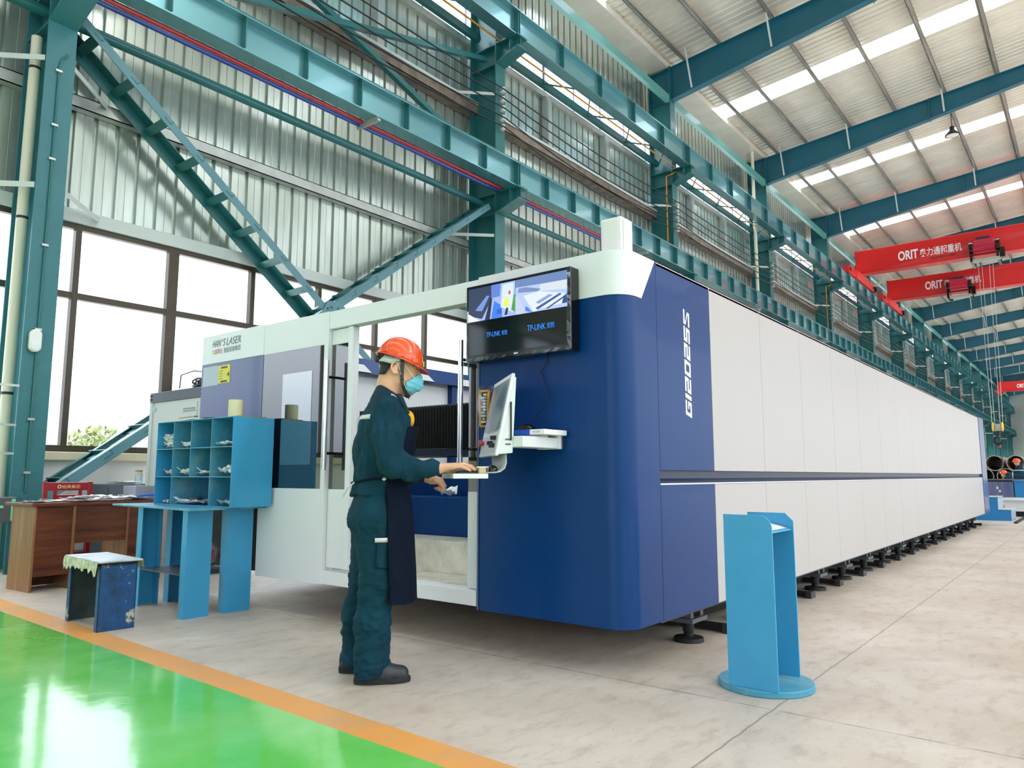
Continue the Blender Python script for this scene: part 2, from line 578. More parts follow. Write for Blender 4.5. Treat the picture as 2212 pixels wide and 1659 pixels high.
# clerestory strips
def strip(i):
    x0, x1 = XC(i) + .15, XC(i + 1) - .15
    m = MB()
    for k in range(7):
        x = x0 + (x1 - x0) * k / 6
        m.box(x - .014, x + .014, 9.79, 9.83, 10.16, 11.22)
    fr = m.build('window_%d' % (i + 20), M_STRIP)
    tag(fr, kind='structure', label='clerestory strip window')
    MB().box(x0, x1, 9.81, 9.816, 10.16, 11.22).build('window_pane', K['skyl'], fr)
M_STRIP = M('blue_grey_mullion', (150, 154, 200), .4)
for i in range(-2, NB):
    strip(i)

# roof sheets, one skylight strip in the middle of every bay
def roof_part(m, x0, x1):
    per = .235
    prof = []
    x = math.floor(x0 / per) * per
    while x < x1 + per:
        for dx, dz in ((0, 0), (.16, 0), (.175, .03), (.22, .03)):
            if x0 <= x + dx <= x1:
                prof.append((x + dx, dz))
        x += per
    prof = [(x0, 0)] + prof + [(x1, 0)]
    m.sheet([[(a, y, zroof(y) + b) for a, b in prof] for y in (9.95, -3.1, -16.)])
m = MB()
sky = []
edges = [XA]
for i in range(-2, NB):
    c = XC(i) + BAY / 2 - .1
    if c < XA + 1:
        continue
    edges += [c - .45, c + .45]
    sky.append(c)
edges.append(XB)
for a, b in zip(edges[::2], edges[1::2]):
    roof_part(m, a, b)
struct('ceiling', m, K['roofsheet'], label='ribbed metal roof sheeting')
for k, c in enumerate(sky):
    s_ = MB().sheet([[(c - .46, y, zroof(y) + .012), (c + .46, y, zroof(y) + .012)] for y in (9.95, -3.1, -16.)])
    struct('window_%d' % (60 + k), s_, K['skyl'], label='translucent skylight strip in the roof')
# gutter box and far end wall
g = MB().box(XA, XB, 9.05, 9.8, 12.93, 12.95).box(XA, XB, 9.03, 9.05, 12.93, 13.12)
struct('trim_5', g, K['roofsheet'], label='sheet metal eaves gutter')
e = MB()
e.box(XB, XB + .15, -16, 9.95, 0, 14.3)
struct('wall_near', MB().box(XA - .15, XA, -16, -3, 0, 14.3).box(XA - .15, XA, 6, 9.95, 0, 14.3).box(XA - .15, XA, -3, 6, 5.5, 14.3), K['galv'], label='end wall of the hall behind the camera, with an opening added to light the machine front')  # unseen wall; the opening is added for light on the machine front
o_ = MB()
o_.box(XA, XB, -16.1, -16., 0, 1.2).box(XA, XB, -16.1, -16., 9., 12.4)  # open band made taller to send more light up to the roof
struct('wall_right', o_, K['galv'], label='opposite hall wall with an open window band enlarged to light the roof')
struct('wall_far', e, K['galv'], label='far end wall of the hall')
struct('ground', MB().box(-60, 200, 10.0, 140, -.3, -.2), K['ground'])

# ------------------------------------------------------------------ columns
def column(i, label, group=None):
    x = XC(i)
    t = thing('steel_column', label, 'column', (x, 9.32, 0), 0, group)
    m = MB().ibeam((x, 9.32, 0), (x, 9.32, 12.95), (0, 1, 0), .70, .30, .022, .014)
    m.build('shaft', K['teal'], t)
    for z in (6.59, 9.75):
        b = MB()
        b.box(x - .16, x + .16, 8.40, 8.97, z, z + .03)                      # seat plate
        b.prism([(8.97, z - .40), (8.97, z), (8.44, z), (8.44, z - .20)], (0, 1, 0), (0, 0, 1), ((x - .012, 0, 0), (.024, 0, 0)))
        b.hexa([(x - .15, 8.40, z - .235), (x + .15, 8.40, z - .235), (x + .15, 8.97, z - .42), (x - .15, 8.97, z - .42),
                (x - .15, 8.40, z - .21), (x + .15, 8.40, z - .21), (x + .15, 8.97, z - .395), (x - .15, 8.97, z - .395)])
        b.box(x - .13, x + .13, 8.62, 8.64, z - .28, z)
        b.build('corbel', K['teal'], t)
        for zz in (z, z - .42):
            MB().box(x - .14, x + .14, 8.99, 9.65, zz - .01, zz + .01).build('stiffener', K['teal'], t)
    return t
near_txt = {-1: 'teal steel column with corbels beside the walkway before the desk',
            0: 'textured teal steel column behind the wooden desk',
            1: 'second teal steel column, rising behind the machine doorway',
            2: 'third teal steel column along the wall, holding the first visible rafter',
            3: 'fourth teal steel column along the wall, with a white downpipe',
            4: 'fifth teal steel column along the wall',
            5: 'sixth teal steel column along the wall, beside the first red crane',
            6: 'seventh teal steel column along the wall, below the second red crane'}
col_proto = None
COLS = {}
for i in range(-1, NB + 1):
    lab = near_txt.get(i, 'teal steel column far down the hall beyond the red cranes')
    grp = None if i in near_txt else 'distant steel columns'
    if i in (-1, 0):
        COLS[i] = column(i, lab)
    elif col_proto is None:
        col_proto = COLS[i] = column(i, lab, grp)
    else:
        COLS[i] = copy_tree(col_proto, ((i - 1) * BAY, 0, 0), lab, grp)
for ch in [o for o in bpy.data.objects if o.parent == COLS[0]]:
    ch.data.materials[0] = K['teal_rough']

# ------------------------------------------------------------------ crane girders
YG = 8.59
def girder(i, z, h, pitch, lab, grp):
    x0, x1 = XC(i) + .005, XC(i + 1) - .005
    t = thing('crane_girder', lab, 'girder', (x0, 8.65, z), 0, grp)
    m = MB().ibeam((x0, YG, z + h / 2), (x1, YG, z + h / 2), (0, 0, 1), h, .27, .018, .012)
    m.build('beam', K['teal_web'], t)
    n = int(round(BAY / pitch))
    for k in range(n + 1):
        s = MB()
        x = x0 + .02 + (BAY - .05) * k / n if k in (0, n) else x0 + BAY * k / n
        for sg in (1, -1):
            ya, yb = YG + sg * .006, YG + sg * .115
            s.box(x - .007, x + .007, min(ya, yb), max(ya, yb), z + .06 if 0 < k < n else z + .018, z + h - .018)
        s.build('stiffener', K['teal'], t)
    rl = MB().box(x0, x1, YG - .03, YG + .03, z + h, z + h + .1)
    rl.build('rail', K['steel'] if z > 8 else K['teal'], t)
    return t
def series(fn, what, count, **kw):
    """build bay 0 once, copy it to the other bays with labels of their own"""
    first = fn(0, **kw, lab=what(0)[0], grp=what(0)[1])
    for i in list(range(-1, 0)) + list(range(1, count)):
        copy_tree(first, (i * BAY, 0, 0), *what(i))
    return first
BAYTXT = {-1: 'over the walkway before the desk', 0: 'in the braced bay above the desk', 1: 'in the second bay from the desk',
          2: 'in the third bay from the desk', 3: 'in the fourth bay from the desk', 4: 'in the fifth bay from the desk', 5: 'in the bay below the second crane'}
def bay_label(txt, grp):
    def f(i):
        if i in BAYTXT:
            return (txt + ' ' + BAYTXT[i], None)
        return (txt + ' far down the hall', grp)
    return f
series(girder, bay_label('lower teal crane girder', 'distant lower crane girders'), NB, z=6.62, h=.50, pitch=.95)
series(girder, bay_label('upper teal crane girder', 'distant upper crane girders'), NB, z=9.78, h=.57, pitch=1.5)

# ------------------------------------------------------------------ rafters
def rafter(i, lab, grp):
    x = XC(i)
    t = thing('roof_rafter', lab, 'rafter', (x, 9.3, 12.9), 0, grp)
    bot = lambda y: 11.94 + .158 * (8.85 - y) if y > .3 else 11.94 + .158 * 8.55 + .1 * (.3 - y)
    top = lambda y: 12.92 + .1 * (8.9 - y)
    m = MB()
    ys = [9.66, 8.97, 6.5, 4., 2., .3, -3.1]
    for a, b in zip(ys[:-1], ys[1:]):
        za, zb = (bot(a), bot(b)) if a < 9 else (bot(8.97), bot(8.97))
        m.hexa([(x - .008, a, za), (x + .008, a, za), (x + .008, b, zb), (x - .008, b, zb), (x - .008, a, top(a)), (x + .008, a, top(a)), (x + .008, b, top(b)), (x - .008, b, top(b))])
        m.hexa([(x - .11, a, za - .02), (x + .11, a, za - .02), (x + .11, b, zb - .02), (x - .11, b, zb - .02), (x - .11, a, za), (x + .11, a, za), (x + .11, b, zb), (x - .11, b, zb)])
        m.hexa([(x - .11, a, top(a) - .015), (x + .11, a, top(a) - .015), (x + .11, b, top(b) - .015), (x - .11, b, top(b) - .015), (x - .11, a, top(a)), (x + .11, a, top(a)), (x + .11, b, top(b)), (x - .11, b, top(b))])
    # opposite half of the frame beyond the ridge
    m.hexa([(x - .1, -3.1, 13.5), (x + .1, -3.1, 13.5), (x + .1, -16, 12.0), (x - .1, -16, 12.0), (x - .1, -3.1, 14.1), (x + .1, -3.1, 14.1), (x + .1, -16, 12.8), (x - .1, -16, 12.8)])
    m.build('beam', K['rafter'], t)
    e = MB()
    for y in (8.97, 3.5, -1.):
        e.box(x - .11, x + .11, y - .012, y + .012, bot(min(y, 8.9)) - .06, top(y) + .03)
    e.build('end_plate', K['rafter'], t)
    for y in (8.3, 6.0, 3.07, .12):
        MB().bar((x - .115, y, bot(y) + .03), (x - .50, y, top(y) + .1), .012, .05, (0, 1, 0)).build('flange_brace', K['pale'], t)
    return t
def raf_label(i):
    d = {-1: 'dark teal roof rafter overhead above the walkway', 0: 'dark teal roof rafter over the desk column', 1: 'dark teal roof rafter over the second column',
         2: 'first fully visible roof rafter, above the blue machine corner', 3: 'second visible roof rafter, with a pendant lamp near it',
         4: 'third visible roof rafter, close before the red cranes', 5: 'roof rafter directly above the first red crane girder',
         6: 'roof rafter just beyond the second red crane'}
    return (d[i], None) if i in d else ('dark teal roof rafter far down the hall', 'distant roof rafters')
raf0 = rafter(0, *raf_label(0))
for i in list(range(-1, 0)) + list(range(1, NB + 1)):
    copy_tree(raf0, (i * BAY, 0, 0), *raf_label(i))

# purlins: long rails under the roof sheeting, counted from the wall
for k, y in enumerate((8.55, 7.5, 6.0, 4.55, 3.07, 1.6, .12, -1.4)):
    z = zroof(y)
    m = MB()
    a, b = XA + .1, XB - .1
    m.box(a, b, y - .008, y + .002, z - .228, z - .01)
    m.box(a, b, y - .105, y + .002, z - .228, z - .218)
    m.box(a, b, y - .105, y - .097, z - .228, z - .20)
    m.box(a, b, y, y + .07, z - .02, z - .012)
    tag(m.build('roof_purlin', K['purlin']), 'galvanised roof purlin, %s from the eaves gutter' % ORD[k], 'purlin', 'roof purlins')
# sag rods between the purlins
for i in (2, 3, 4):
    for xo in (2.65, 5.4):
        p = (XC(i) + xo, 7.5, zroof(7.5) - .15)
        q = (XC(i) + xo + .03, 6.0, zroof(6.) - .15)
        tag(MB().tube([p, q], .008, 6).build('sag_rod', K['steel']), 'thin steel rod tying the second and third purlin from the gutter', 'rod', 'purlin sag rods')
# eaves struts, upper girts, wall posts
def eave(i, lab, grp):
    x0, x1 = XC(i) + .16, XC(i + 1) - .16
    t = thing('eaves_strut', lab, 'strut', (x0, 9.05, 11.8), 0, grp)
    m = MB().box(x0, x1, 8.98, 9.0, 11.82, 12.04).box(x0, x1, 9.0, 9.10, 11.82, 11.84).box(x0, x1, 9.0, 9.10, 12.02, 12.04)
    m.build('channel', K['pale_teal'], t)
    return t
K['pale_teal'] = M('pale_teal_paint', (92, 150, 142), .35, coat=.2)
series(eave, bay_label('pale teal eaves strut', 'distant eaves struts'), NB)
def girt_obj(z0, z1, y0, y1, mat, lab):
    m = MB()
    t = .012
    m.box(XA, XB, y0, y0 + t, z0, z1)
    m.box(XA, XB, y0, y1, z0, z0 + t)
    m.box(XA, XB, y0, y1, z1 - t, z1)
    return tag(m.build('wall_girt', mat), lab, 'girt')
girt_obj(5.60, 5.76, 9.68, 9.81, K['steel'], 'pale steel girt along the wall above the windows')
girt_obj(8.46, 8.66, 9.56, 9.81, K['rust'], 'brownish girt along the wall between the two crane girders')
tag(MB().box(XA, XB, 9.54, 9.7, 8.66, 8.72).build('wall_ledge', K['pale']), 'pale ledge on top of the brownish wall girt', 'ledge')
for i in range(-1, NB):
    for k, f in enumerate((1 / 3, 2 / 3)):
        x = XC(i) + BAY * f
        if i in BAYTXT:
            lab, grp = 'galvanised wind post %s' % ('nearer the camera' if k == 0 else 'farther along') + ' ' + BAYTXT[i], None
        else:
            lab, grp = 'galvanised wind post on the wall far down the hall', 'distant wind posts'
        if i == -1:
            continue
        tag(MB().box(x - .08, x + .08, 9.6, 9.8, 8.72, 10.03).build('wind_post', K['steel']), lab, 'post', grp)

# horizontal brake truss behind the upper girder: teal beam, lattice and orange pipe
def brake(i, lab, grp):
    x0, x1 = XC(i) + .16, XC(i + 1) - .16
    t = thing('brake_truss', lab, 'truss', (x0, 9.4, 9.9), 0, grp)
    MB().box(x0, x1, 9.38, 9.40, 9.95, 10.11).box(x0, x1, 9.40, 9.48, 9.95, 9.965).build('chord', K['teal'], t)
    n = 8
    for k in range(n):
        a, b = x0 + (x1 - x0) * k / n, x0 + (x1 - x0) * (k + 1) / n
        p, q = ((a, 8.70, 10.0), (b, 9.38, 10.0)) if k % 2 else ((a, 9.38, 10.0), (b, 8.70, 10.0))
        MB().bar(p, q, .03, .03).build('lattice_bar', K['teal'], t)
    return t
series(brake, bay_label('teal horizontal brake truss', 'distant brake trusses'), NB)
def opipe(i, lab, grp):
    x0, x1 = XC(i) - .1, XC(i + 1) - .1
    t = thing('orange_pipe', lab, 'pipe', (x0, 9.1, 9.84), 0, grp)
    MB().tube([(x0, 8.908, 9.82), (x1, 8.908, 9.82)], .02, 8).build('run', K['orange_pipe'], t)
    if i % 2 == 0:
        MB().tube([(x0 + .2, 8.908, 9.82), (x0 - .1, 8.93, 9.6), (x0 - .16, 9.1, 9.55), (x0 - .16, 9.1, 7.2)], .018, 8).build('drop', K['orange_pipe'], t)
    return t
for i in range(0, 6):
    opipe(i, 'orange gas pipe under the girder ' + BAYTXT[i], None)

# tie tubes, conductor pipes
for i in range(-1, NB):
    lab, grp = bay_label('round teal tie tube under the lower girder', 'distant tie tubes')(i)
    tag(MB().tube([(XC(i) + .01, 9.33, 6.45), (XC(i + 1) - .01, 9.33, 6.45)], .066, 12).build('tie_tube', K['teal'], None, True), lab, 'tube', grp)
for i in range(-1, 4):
    for nm, y, z, mt in (('red', 8.81, 6.63, 'red_pipe'), ('blue', 8.885, 6.60, 'blue_pipe')):
        x0, x1 = XC(i) + .2, XC(i + 1) - .18
        tag(MB().tube([(x0, y, z), (x1, y, z)], .032, 8).build('conductor_pipe', K[mt], None, True), nm + ' conductor pipe behind the girder ' + BAYTXT[i], 'pipe')
    x = XC(i) + (4.3 if i == 0 else 5.2)
    t = thing('pipe_hanger', 'steel pipe hanger under the lower girder ' + BAYTXT[i], 'bracket', (x, 8.7, 6.6))
    MB().box(x - .03, x + .03, 8.44, 8.95, 6.55, 6.585).box(x - .03, x - .025, 8.44, 8.95, 6.585, 6.62).build('channel', K['steel'], t)

# insulators on the columns and the five sagging cables strung on them
ZI = (8.79, 8.59, 8.39, 8.19, 7.99)
iso = None
COLN = {-1: 'column nearest the walkway', 0: 'textured column', 1: 'second column', 2: 'third column', 3: 'fourth column', 4: 'fifth column', 5: 'sixth column by the first crane', 6: 'seventh column by the second crane'}
for i in range(-1, NB + 1):
    for k, z in enumerate(ZI):
        if i in near_txt:
            lab, grp = '%s porcelain insulator from the top on the %s' % (ORD[k], COLN[i]), None
        else:
            lab, grp = 'porcelain insulator on a distant column', 'distant insulators'
        if iso is None:
            iso = thing('cable_insulator', lab, 'insulator', (XC(i), 8.9, z), 0, grp)
            MB().lathe([(.0, -.05), (.045, -.05), (.045, -.03), (.025, -.02), (.025, .02), (.045, .03), (.045, .05), (0, .05)], (XC(i), 8.90, z), 14, (0, 0, 1)).build('spool', K['porcelain'], iso, True)
            MB().box(XC(i) - .05, XC(i) + .05, 8.93, 8.97, z - .06, z + .06).build('bracket', K['steel'], iso)
            iso0 = (i, k)
        else:
            copy_tree(iso, ((i - iso0[0]) * BAY, 0, z - ZI[0]), lab, grp)
for k, z in enumerate(ZI):
    pts = []
    for i in range(-1, NB):
        for j in range(10):
            u = j / 10
            sag = .07 + .03 * k if i != 1 else .14 + .06 * k
            pts.append((XC(i) + BAY * u, 8.855, z - 4 * sag * .8 * u * (1 - u)))
    pts.append((XC(NB), 8.855, z))
    tag(MB().tube(pts, .015, 6).build('power_cable', K['black'], None, True), '%s black power cable from the top, strung column to column' % ORD[k], 'cable')

# pale struts between columns and girts
for i in range(-1, NB):
    for z, nm in ((5.72, 'above the windows'), (8.68, 'at the brownish girt')) + (((4.22, 'at the window heads'),) if i == 0 else ()):
        for sg in (-1, 1):
            if i in (0, 1, 2, 3):
                lab, grp = 'pale diagonal strut %s, %s face of the %s column' % (nm, 'near' if sg < 0 else 'far', ['textured', 'second', 'third', 'fourth'][i]), None
            else:
                lab, grp = 'pale diagonal strut on a distant column', 'distant column struts'
            if sg > 0 and i > 0:
                continue
            tag(MB().bar((XC(i) + sg * .15, 9.0, z), (XC(i) + sg * .80, 9.66, z), .012, .06).build('column_strut', K['pale'], None), lab, 'strut', grp)

# cross bracing in the braced bay: two-chord lattice diagonals, and single angles above
def chord(m, p, q, w=.10, t=.012):
    p, q = Vector(p), Vector(q)
    d = (q - p).normalized()
    n = Vector((0, 1, 0)).cross(d)
    m.obox((p + q) / 2, (q - p) / 2, n * w / 2, (0, t / 2, 0))
    s = 1 if p.y < 9.3 else -1
    m.obox((p + q) / 2 + n * (w / 2) * (-1) + Vector((0, s * w / 2, 0)), (q - p) / 2, n * t / 2, (0, w / 2, 0))
def lattice(lab, a, b, n, rw=.16):
    t = thing('lattice_brace', lab, 'brace', (a[0], 9.33, min(a[1], b[1])))
    for nm, y in (('near_chord', 9.03), ('rear_chord', 9.60)):
        m = MB()
        chord(m, (a[0], y, a[1]), (b[0], y, b[1]), .11 if y < 9.3 else rw)
        m.build(nm, K['brace'] if y < 9.3 else K['teal'], t)  # near chord coloured as if lit from the front, rear chord left dark
    for k in range(n):
        u = (k + .5) / n
        x, z = a[0] + (b[0] - a[0]) * u, a[1] + (b[1] - a[1]) * u
        d = Vector((b[0] - a[0], 0, b[1] - a[1])).normalized()
        nn = Vector((0, 1, 0)).cross(d)
        m = MB().obox((x, 9.31, z), d * .055, (0, .29, 0), nn * .006).obox(Vector((x, 9.31, z)) + d * .055 - nn * .03, d * .006, (0, .29, 0), nn * .03)
        m.build('batten', K['teal'], t)
    return t
lattice('teal lattice brace falling from the desk column to the machine doorway', (3.17, 6.42), (10.75, .45), 17)
lattice('teal lattice brace rising from behind the desk to the second column', (3.17, .75), (10.7, 6.3), 17, .07)
t = thing('gusset_plate', 'bolted teal gusset plate where the two lattice braces cross', 'plate', (6.98, 9.33, 3.5))
MB().prism([(-.25, -.1), (-.12, .14), (.12, .16), (.26, .05), (.22, -.14), (0, -.2)], (1, 0, 0), (0, 0, 1), ((6.98, 9.0, 3.52), (0, .015, 0))).build('plate', K['brace'], t)
for q in ((-.12, .02), (-.05, .05), (.08, .05), (.14, 0)):
    MB().lathe([(0, -.012), (.018, -.012), (.018, .012), (0, .012)], (6.98 + q[0], 8.995, 3.52 + q[1]), 8, (0, 1, 0)).build('bolt', K['teal'], t)
tag(MB().bar((3.2, 9.3, 9.75), (10.8, 9.3, 7.3), .1, .1, (0, 1, 0)).build('angle_brace', K['teal']), 'single teal brace falling behind the cables towards the lower girder', 'brace')
tag(MB().bar((3.2, 9.24, 7.3), (10.8, 9.24, 9.5), .1, .1, (0, 1, 0)).build('angle_brace', K['teal']), 'single teal brace rising behind the cables to the second column', 'brace')

# downpipes, conduit, alarm box and other things fixed to the columns
t = thing('downpipe', 'cream plastic downpipe in the recess of the textured teal column', 'pipe', (2.86, 9.34, 0))
MB().tube([(2.86, 9.34, 0.02), (2.86, 9.34, 6.1)], .058, 16).build('tube', K['pvc'], t, True)
for z in (1.9, 3.9, 5.7):
    MB().tube([(2.86, 9.34, z), (2.86, 9.34, z + .03)], .061, 16).build('joint_ring', K['grey_black'], t, True)
for z in (1.55, 1.97, 1.25):
    MB().box(2.66, 2.85, 8.955, 8.967, z - .012, z + .012).build('pipe_clip', K['steel'], t)
for i, lab in ((3, 'white downpipe beside the fourth column'),):
    x = XC(i) - .85
    tag(MB().tube([(x, 9.2, 0.02), (x, 9.2, 12.93)], .058, 12).build('downpipe', K['pvc'], None, True), lab, 'pipe')
t = thing('conduit', 'thin teal conduit with shiny clips on the textured column', 'conduit', (3.08, 8.95, 0))
cx = 2.985
MB().tube([(cx, 8.955, .85), (cx, 8.955, 5.65), (cx + .02, 8.955, 5.75), (cx + .08, 8.95, 5.83)], .012, 8).build('tube', K['teal'], t, True)
for z in (1.05, 1.62, 2.6, 3.55, 4.55, 4.95, 5.6):
    MB().box(cx - .035, cx + .03, 8.94, 8.966, z - .012, z + .012).build('clip', K['steel'], t)
t = thing('alarm_sensor', 'white oval alarm sensor fixed to the textured teal column', 'sensor', (2.955, 8.93, 2.3))
def pill(m, x, y0, y1, z, w, h, n=10):
    pts = [(w * math.cos(a), (h - w) + w * math.sin(a)) for a in [PI * k / n for k in range(n + 1)]]
    pts += [(-p[0], -p[1]) for p in pts]
    return m.prism(pts, (1, 0, 0), (0, 0, 1), ((x, y0, z), (0, y1 - y0, 0)))
pill(MB(), 2.955, 8.90, 8.965, 2.47, .058, .125).build('body', K['porcelain'], t, bevel=.012, seg=3)
pill(MB(), 2.955, 8.892, 8.902, 2.42, .045, .06).build('lens', K['white_m'], t, bevel=.004)
t = thing('junction_box', 'grey electrical box with green tape at the foot of the textured column', 'box', (2.6, 8.87, .54))
MB().box(2.45, 2.86, 8.78, 8.95, .54, .80).build('housing', K['cab_dk'], t, bevel=.01)
MB().box(2.46, 2.74, 8.772, 8.778, .69, .715).box(2.81, 2.845, 8.772, 8.778, .56, .78).build('green_tape', M('green_tape', (120, 220, 150), .5), t)

# pendant lamps hung from the roof
lamp0 = None
for (x, y, lab) in ((28.0, 3.03, 'dark bell-shaped pendant lamp hanging near the second visible rafter'), (61., 3.03, 'pendant lamp hanging far down the hall')):
    z = 12.5
    if lamp0 is None:
        lamp0 = thing('pendant_lamp', lab, 'lamp', (x, y, z))
        MB().tube([(x, y, z + .3), (x, y, zroof(y) - .22)], .012, 6).build('cord', K['black'], lamp0)
        MB().lathe([(.02, .34), (.07, .32), (.08, .2), (.12, .15), (.22, .05), (.23, 0), (.2, .01), (0, .06)], (x, y, z), 20).build('shade', K['grey_black'], lamp0, True)
        MB().lathe([(0, .012), (.19, .012), (.19, 0), (0, -.01)], (x, y, z), 20).build('diffuser', K['porcelain'], lamp0, True)
    else:
        copy_tree(lamp0, (x - 28.0, y - 3.03, 0), lab)
# ================================================================== the laser cutting machine
XM, YM = 3.35, 1.9
mach = thing('laser_cutting_machine', 'huge white and blue laser cutting machine with a long panelled side', 'machine', (XM, YM, 0))
def part(mb, name, mat, parent=mach, **kw):
    return mb.build(name, K[mat] if isinstance(mat, str) else mat, parent, **kw)
# rounded blue corner cover
rc, xc, yc = .13, XM + .13, YM + .13
prof = [(XM, 2.91), (XM, yc)] + [(xc - rc * math.cos(a), yc - rc * math.sin(a)) for a in [PI / 2 * k / 12 for k in range(1, 13)]] + [(3.718, YM)]
m = MB()
poly = prof + [(3.718, 2.0), (3.45, 2.3), (3.45, 2.91)]
m.prism(poly, (1, 0, 0), (0, 1, 0), ((0, 0, .24), (0, 0, 1.985)))
corner = part(m, 'corner_cover', 'blue_m', smooth=True)
def off(p, d=.004):
    out = []
    for i, q in enumerate(p):
        a, b = p[max(0, i - 1)], p[min(len(p) - 1, i + 1)]
        tx, ty = b[0] - a[0], b[1] - a[1]
        n = math.hypot(tx, ty)
        out.append((q[0] + ty / n * d, q[1] - tx / n * d))
    return out
band = [(XM, 2.91), (XM, yc)] + [(xc - rc * math.cos(a), yc - rc * math.sin(a)) for a in [PI / 2 * k / 12 for k in range(1, 13)]] + [(3.54, YM), (3.58, YM), (3.62, YM), (3.66, YM), (3.704, YM)]
def bz(x):
    return 1.985 if x <= 3.54 else 1.985 + (x - 3.54) * 1.494
ob = off(band)
sheet_ = []
for (x, y), (a, b) in zip(band, ob):
    z = bz(x)
    sheet_.append([(x, y, z), (a, b, z), (a, b, 2.232), (x, y, 2.232)])
m = MB().sheet(sheet_)
m.add(list((x, y, 2.2322) for x, y in ob) + [(3.704, 2.0, 2.2322), (3.45, 2.3, 2.2322), (3.45, 2.91, 2.2322)], [tuple(range(len(ob) + 3))])
part(m, 'white_band', 'white_m', smooth=True)
part(MB().box(3.3452, 3.347, 2.90, 2.912, .24, 1.96), 'trim_strip', 'lav_m')
# blue end panels of the long side, recessed stripe, white panels
part(MB().box(3.722, 4.456, YM, YM + .03, 1.048, 2.23), 'upper_blue_panel', 'blue_m', bevel=.002)
part(MB().box(3.722, 4.456, YM, YM + .03, .24, .974), 'lower_blue_panel', 'blue_m', bevel=.002)
part(MB().hexa([(3.722, YM + .002, .974), (18.1, YM + .002, .974), (18.1, YM + .08, .99), (3.722, YM + .08, .99), (3.722, YM + .075, 1.048), (18.1, YM + .075, 1.048), (18.1, YM + .08, 1.05), (3.722, YM + .08, 1.05)]), 'recess_stripe', 'navy')
part(MB().box(3.722, 18.1, YM - .001, YM + .03, .968, .976), 'stripe_edge', 'white_m')
xs = [4.462] + [5.37 + .928 * k for k in range(14)] + [18.1]
xs = [x for x in xs if x < 17.9] + [18.1]
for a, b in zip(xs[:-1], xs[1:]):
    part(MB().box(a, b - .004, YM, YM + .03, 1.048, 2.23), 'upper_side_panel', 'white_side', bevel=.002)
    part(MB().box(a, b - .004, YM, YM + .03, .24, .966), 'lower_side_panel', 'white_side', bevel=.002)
part(MB().box(18.1, 18.9, YM - .01, YM + .1, .24, 2.24), 'end_post', 'lav_m', bevel=.004)
part(MB().box(3.75, 18.8, YM + .03, YM + .30, .22, 2.2), 'side_frame', 'navy')
part(MB().box(3.73, 18.9, YM, YM + .32, 2.215, 2.232), 'top_cover', 'white_m')
# GLYPHS of the model number, drawn as angular strokes reading upwards
TX, TY = .25, .23
_T, _B, _M = (0, 1 - TY, 1, 1), (0, 0, 1, TY), (0, .5 - TY / 2, 1, .5 + TY / 2)
GL = {'G': [_T, (0, 0, TX, 1 - TY), (TX, 0, 1, TY), (1 - TX, TY, 1, .60), (.48, .42, 1 - TX, .60)], '1': [(0, 0, 1, 1)],
      '2': [_T, (1 - TX, .5 + TY / 2, 1, 1 - TY), _M, (0, TY, TX, .5 - TY / 2), _B], '0': [_T, _B, (0, TY, TX, 1 - TY), (1 - TX, TY, 1, 1 - TY)],
      '5': [_T, (0, .5 + TY / 2, TX, 1 - TY), _M, (1 - TX, TY, 1, .5 - TY / 2), _B], 'S': [_T, (0, .64, TX, 1 - TY), [(0, .64), (.32, .64), (1, .36), (.68, .36)], (1 - TX, TY, 1, .36), _B]}
m = MB()
zz = 1.362
cw, hh = .089, .083
def gp(gx, gy, z0, w):
    # glyph x runs up, glyph y (cap height) runs towards the machine front; forward slant
    return Vector((4.150 - gy * hh, YM - .0012, z0 + gx * w + gy * .020))
for ch in 'G12025S':
    w = cw if ch != '1' else .026
    for q in GL[ch]:
        if isinstance(q, tuple):
            q = [(q[0], q[1]), (q[2], q[1]), (q[2], q[3]), (q[0], q[3])]
        m.add([gp(x, y, zz, w) for x, y in q], [tuple(range(len(q)))])
    zz += w + .0135
part(m, 'lettering', 'white_t')
# door front
part(MB().box(XM, XM + .09, 2.912, 4.37, 2.09, 2.222), 'door_header', 'white_m', bevel=.004)
part(MB().box(XM, XM + .10, 2.92, 4.385, .258, .348), 'door_sill', 'white_m', bevel=.004)
part(MB().box(XM - .004, XM + .09, 4.372, 4.42, .255, 2.224), 'door_post', 'white_m', bevel=.004)
glassm = M('tinted_machine_glass', (10, 14, 26), .02, spec=1.)
glassm.node_tree.nodes['Principled BSDF'].inputs['IOR'].default_value = 1.85
innerm = M('viewing_window_glass', (40, 58, 62), .02, spec=1.)
innerm.node_tree.nodes['Principled BSDF'].inputs['IOR'].default_value = 2.5
def leaf(y0, y1, x0, x1, ztop, zbot, ysty=None):
    t = part(MB().box(x0, x1, y0, y1, 1.975, ztop), 'door_leaf', 'white_m', bevel=.003)
    part(MB().box(x0, x1, y0, y1, zbot, .922), 'lower_panel', 'white_m', t, bevel=.003)
    part(MB().box(x0 + .004, x1 - .004, y0, y1, .922, 1.975), 'glass', glassm, t)
    return t
d1 = leaf(2.914, 3.018, XM + .03, XM + .06, 2.088, .352)                       # mostly hidden leaf beside the blue corner
d2 = leaf(4.165, 4.368, XM + .03, XM + .06, 2.085, .372)
part(MB().box(XM + .012, XM + .072, 4.112, 4.165, .372, 2.086), 'stile', 'white_m', d2, bevel=.004)
for d, y, z0, z1 in ((d1, 3.008, 1.06, 1.845), (d2, 4.312, 1.057, 1.846)):
    h = part(MB().tube([(XM - .055, y, z0), (XM - .055, y, z1)], .0165, 16), 'handle', 'chrome', d, smooth=True)
    for z in (z0 + .12, z1 - .12):
        MB().tube([(XM - .055, y, z), (XM + .04, y - .01, z)], .010, 10).build('handle_bracket', K['gloss_black'], d, True)
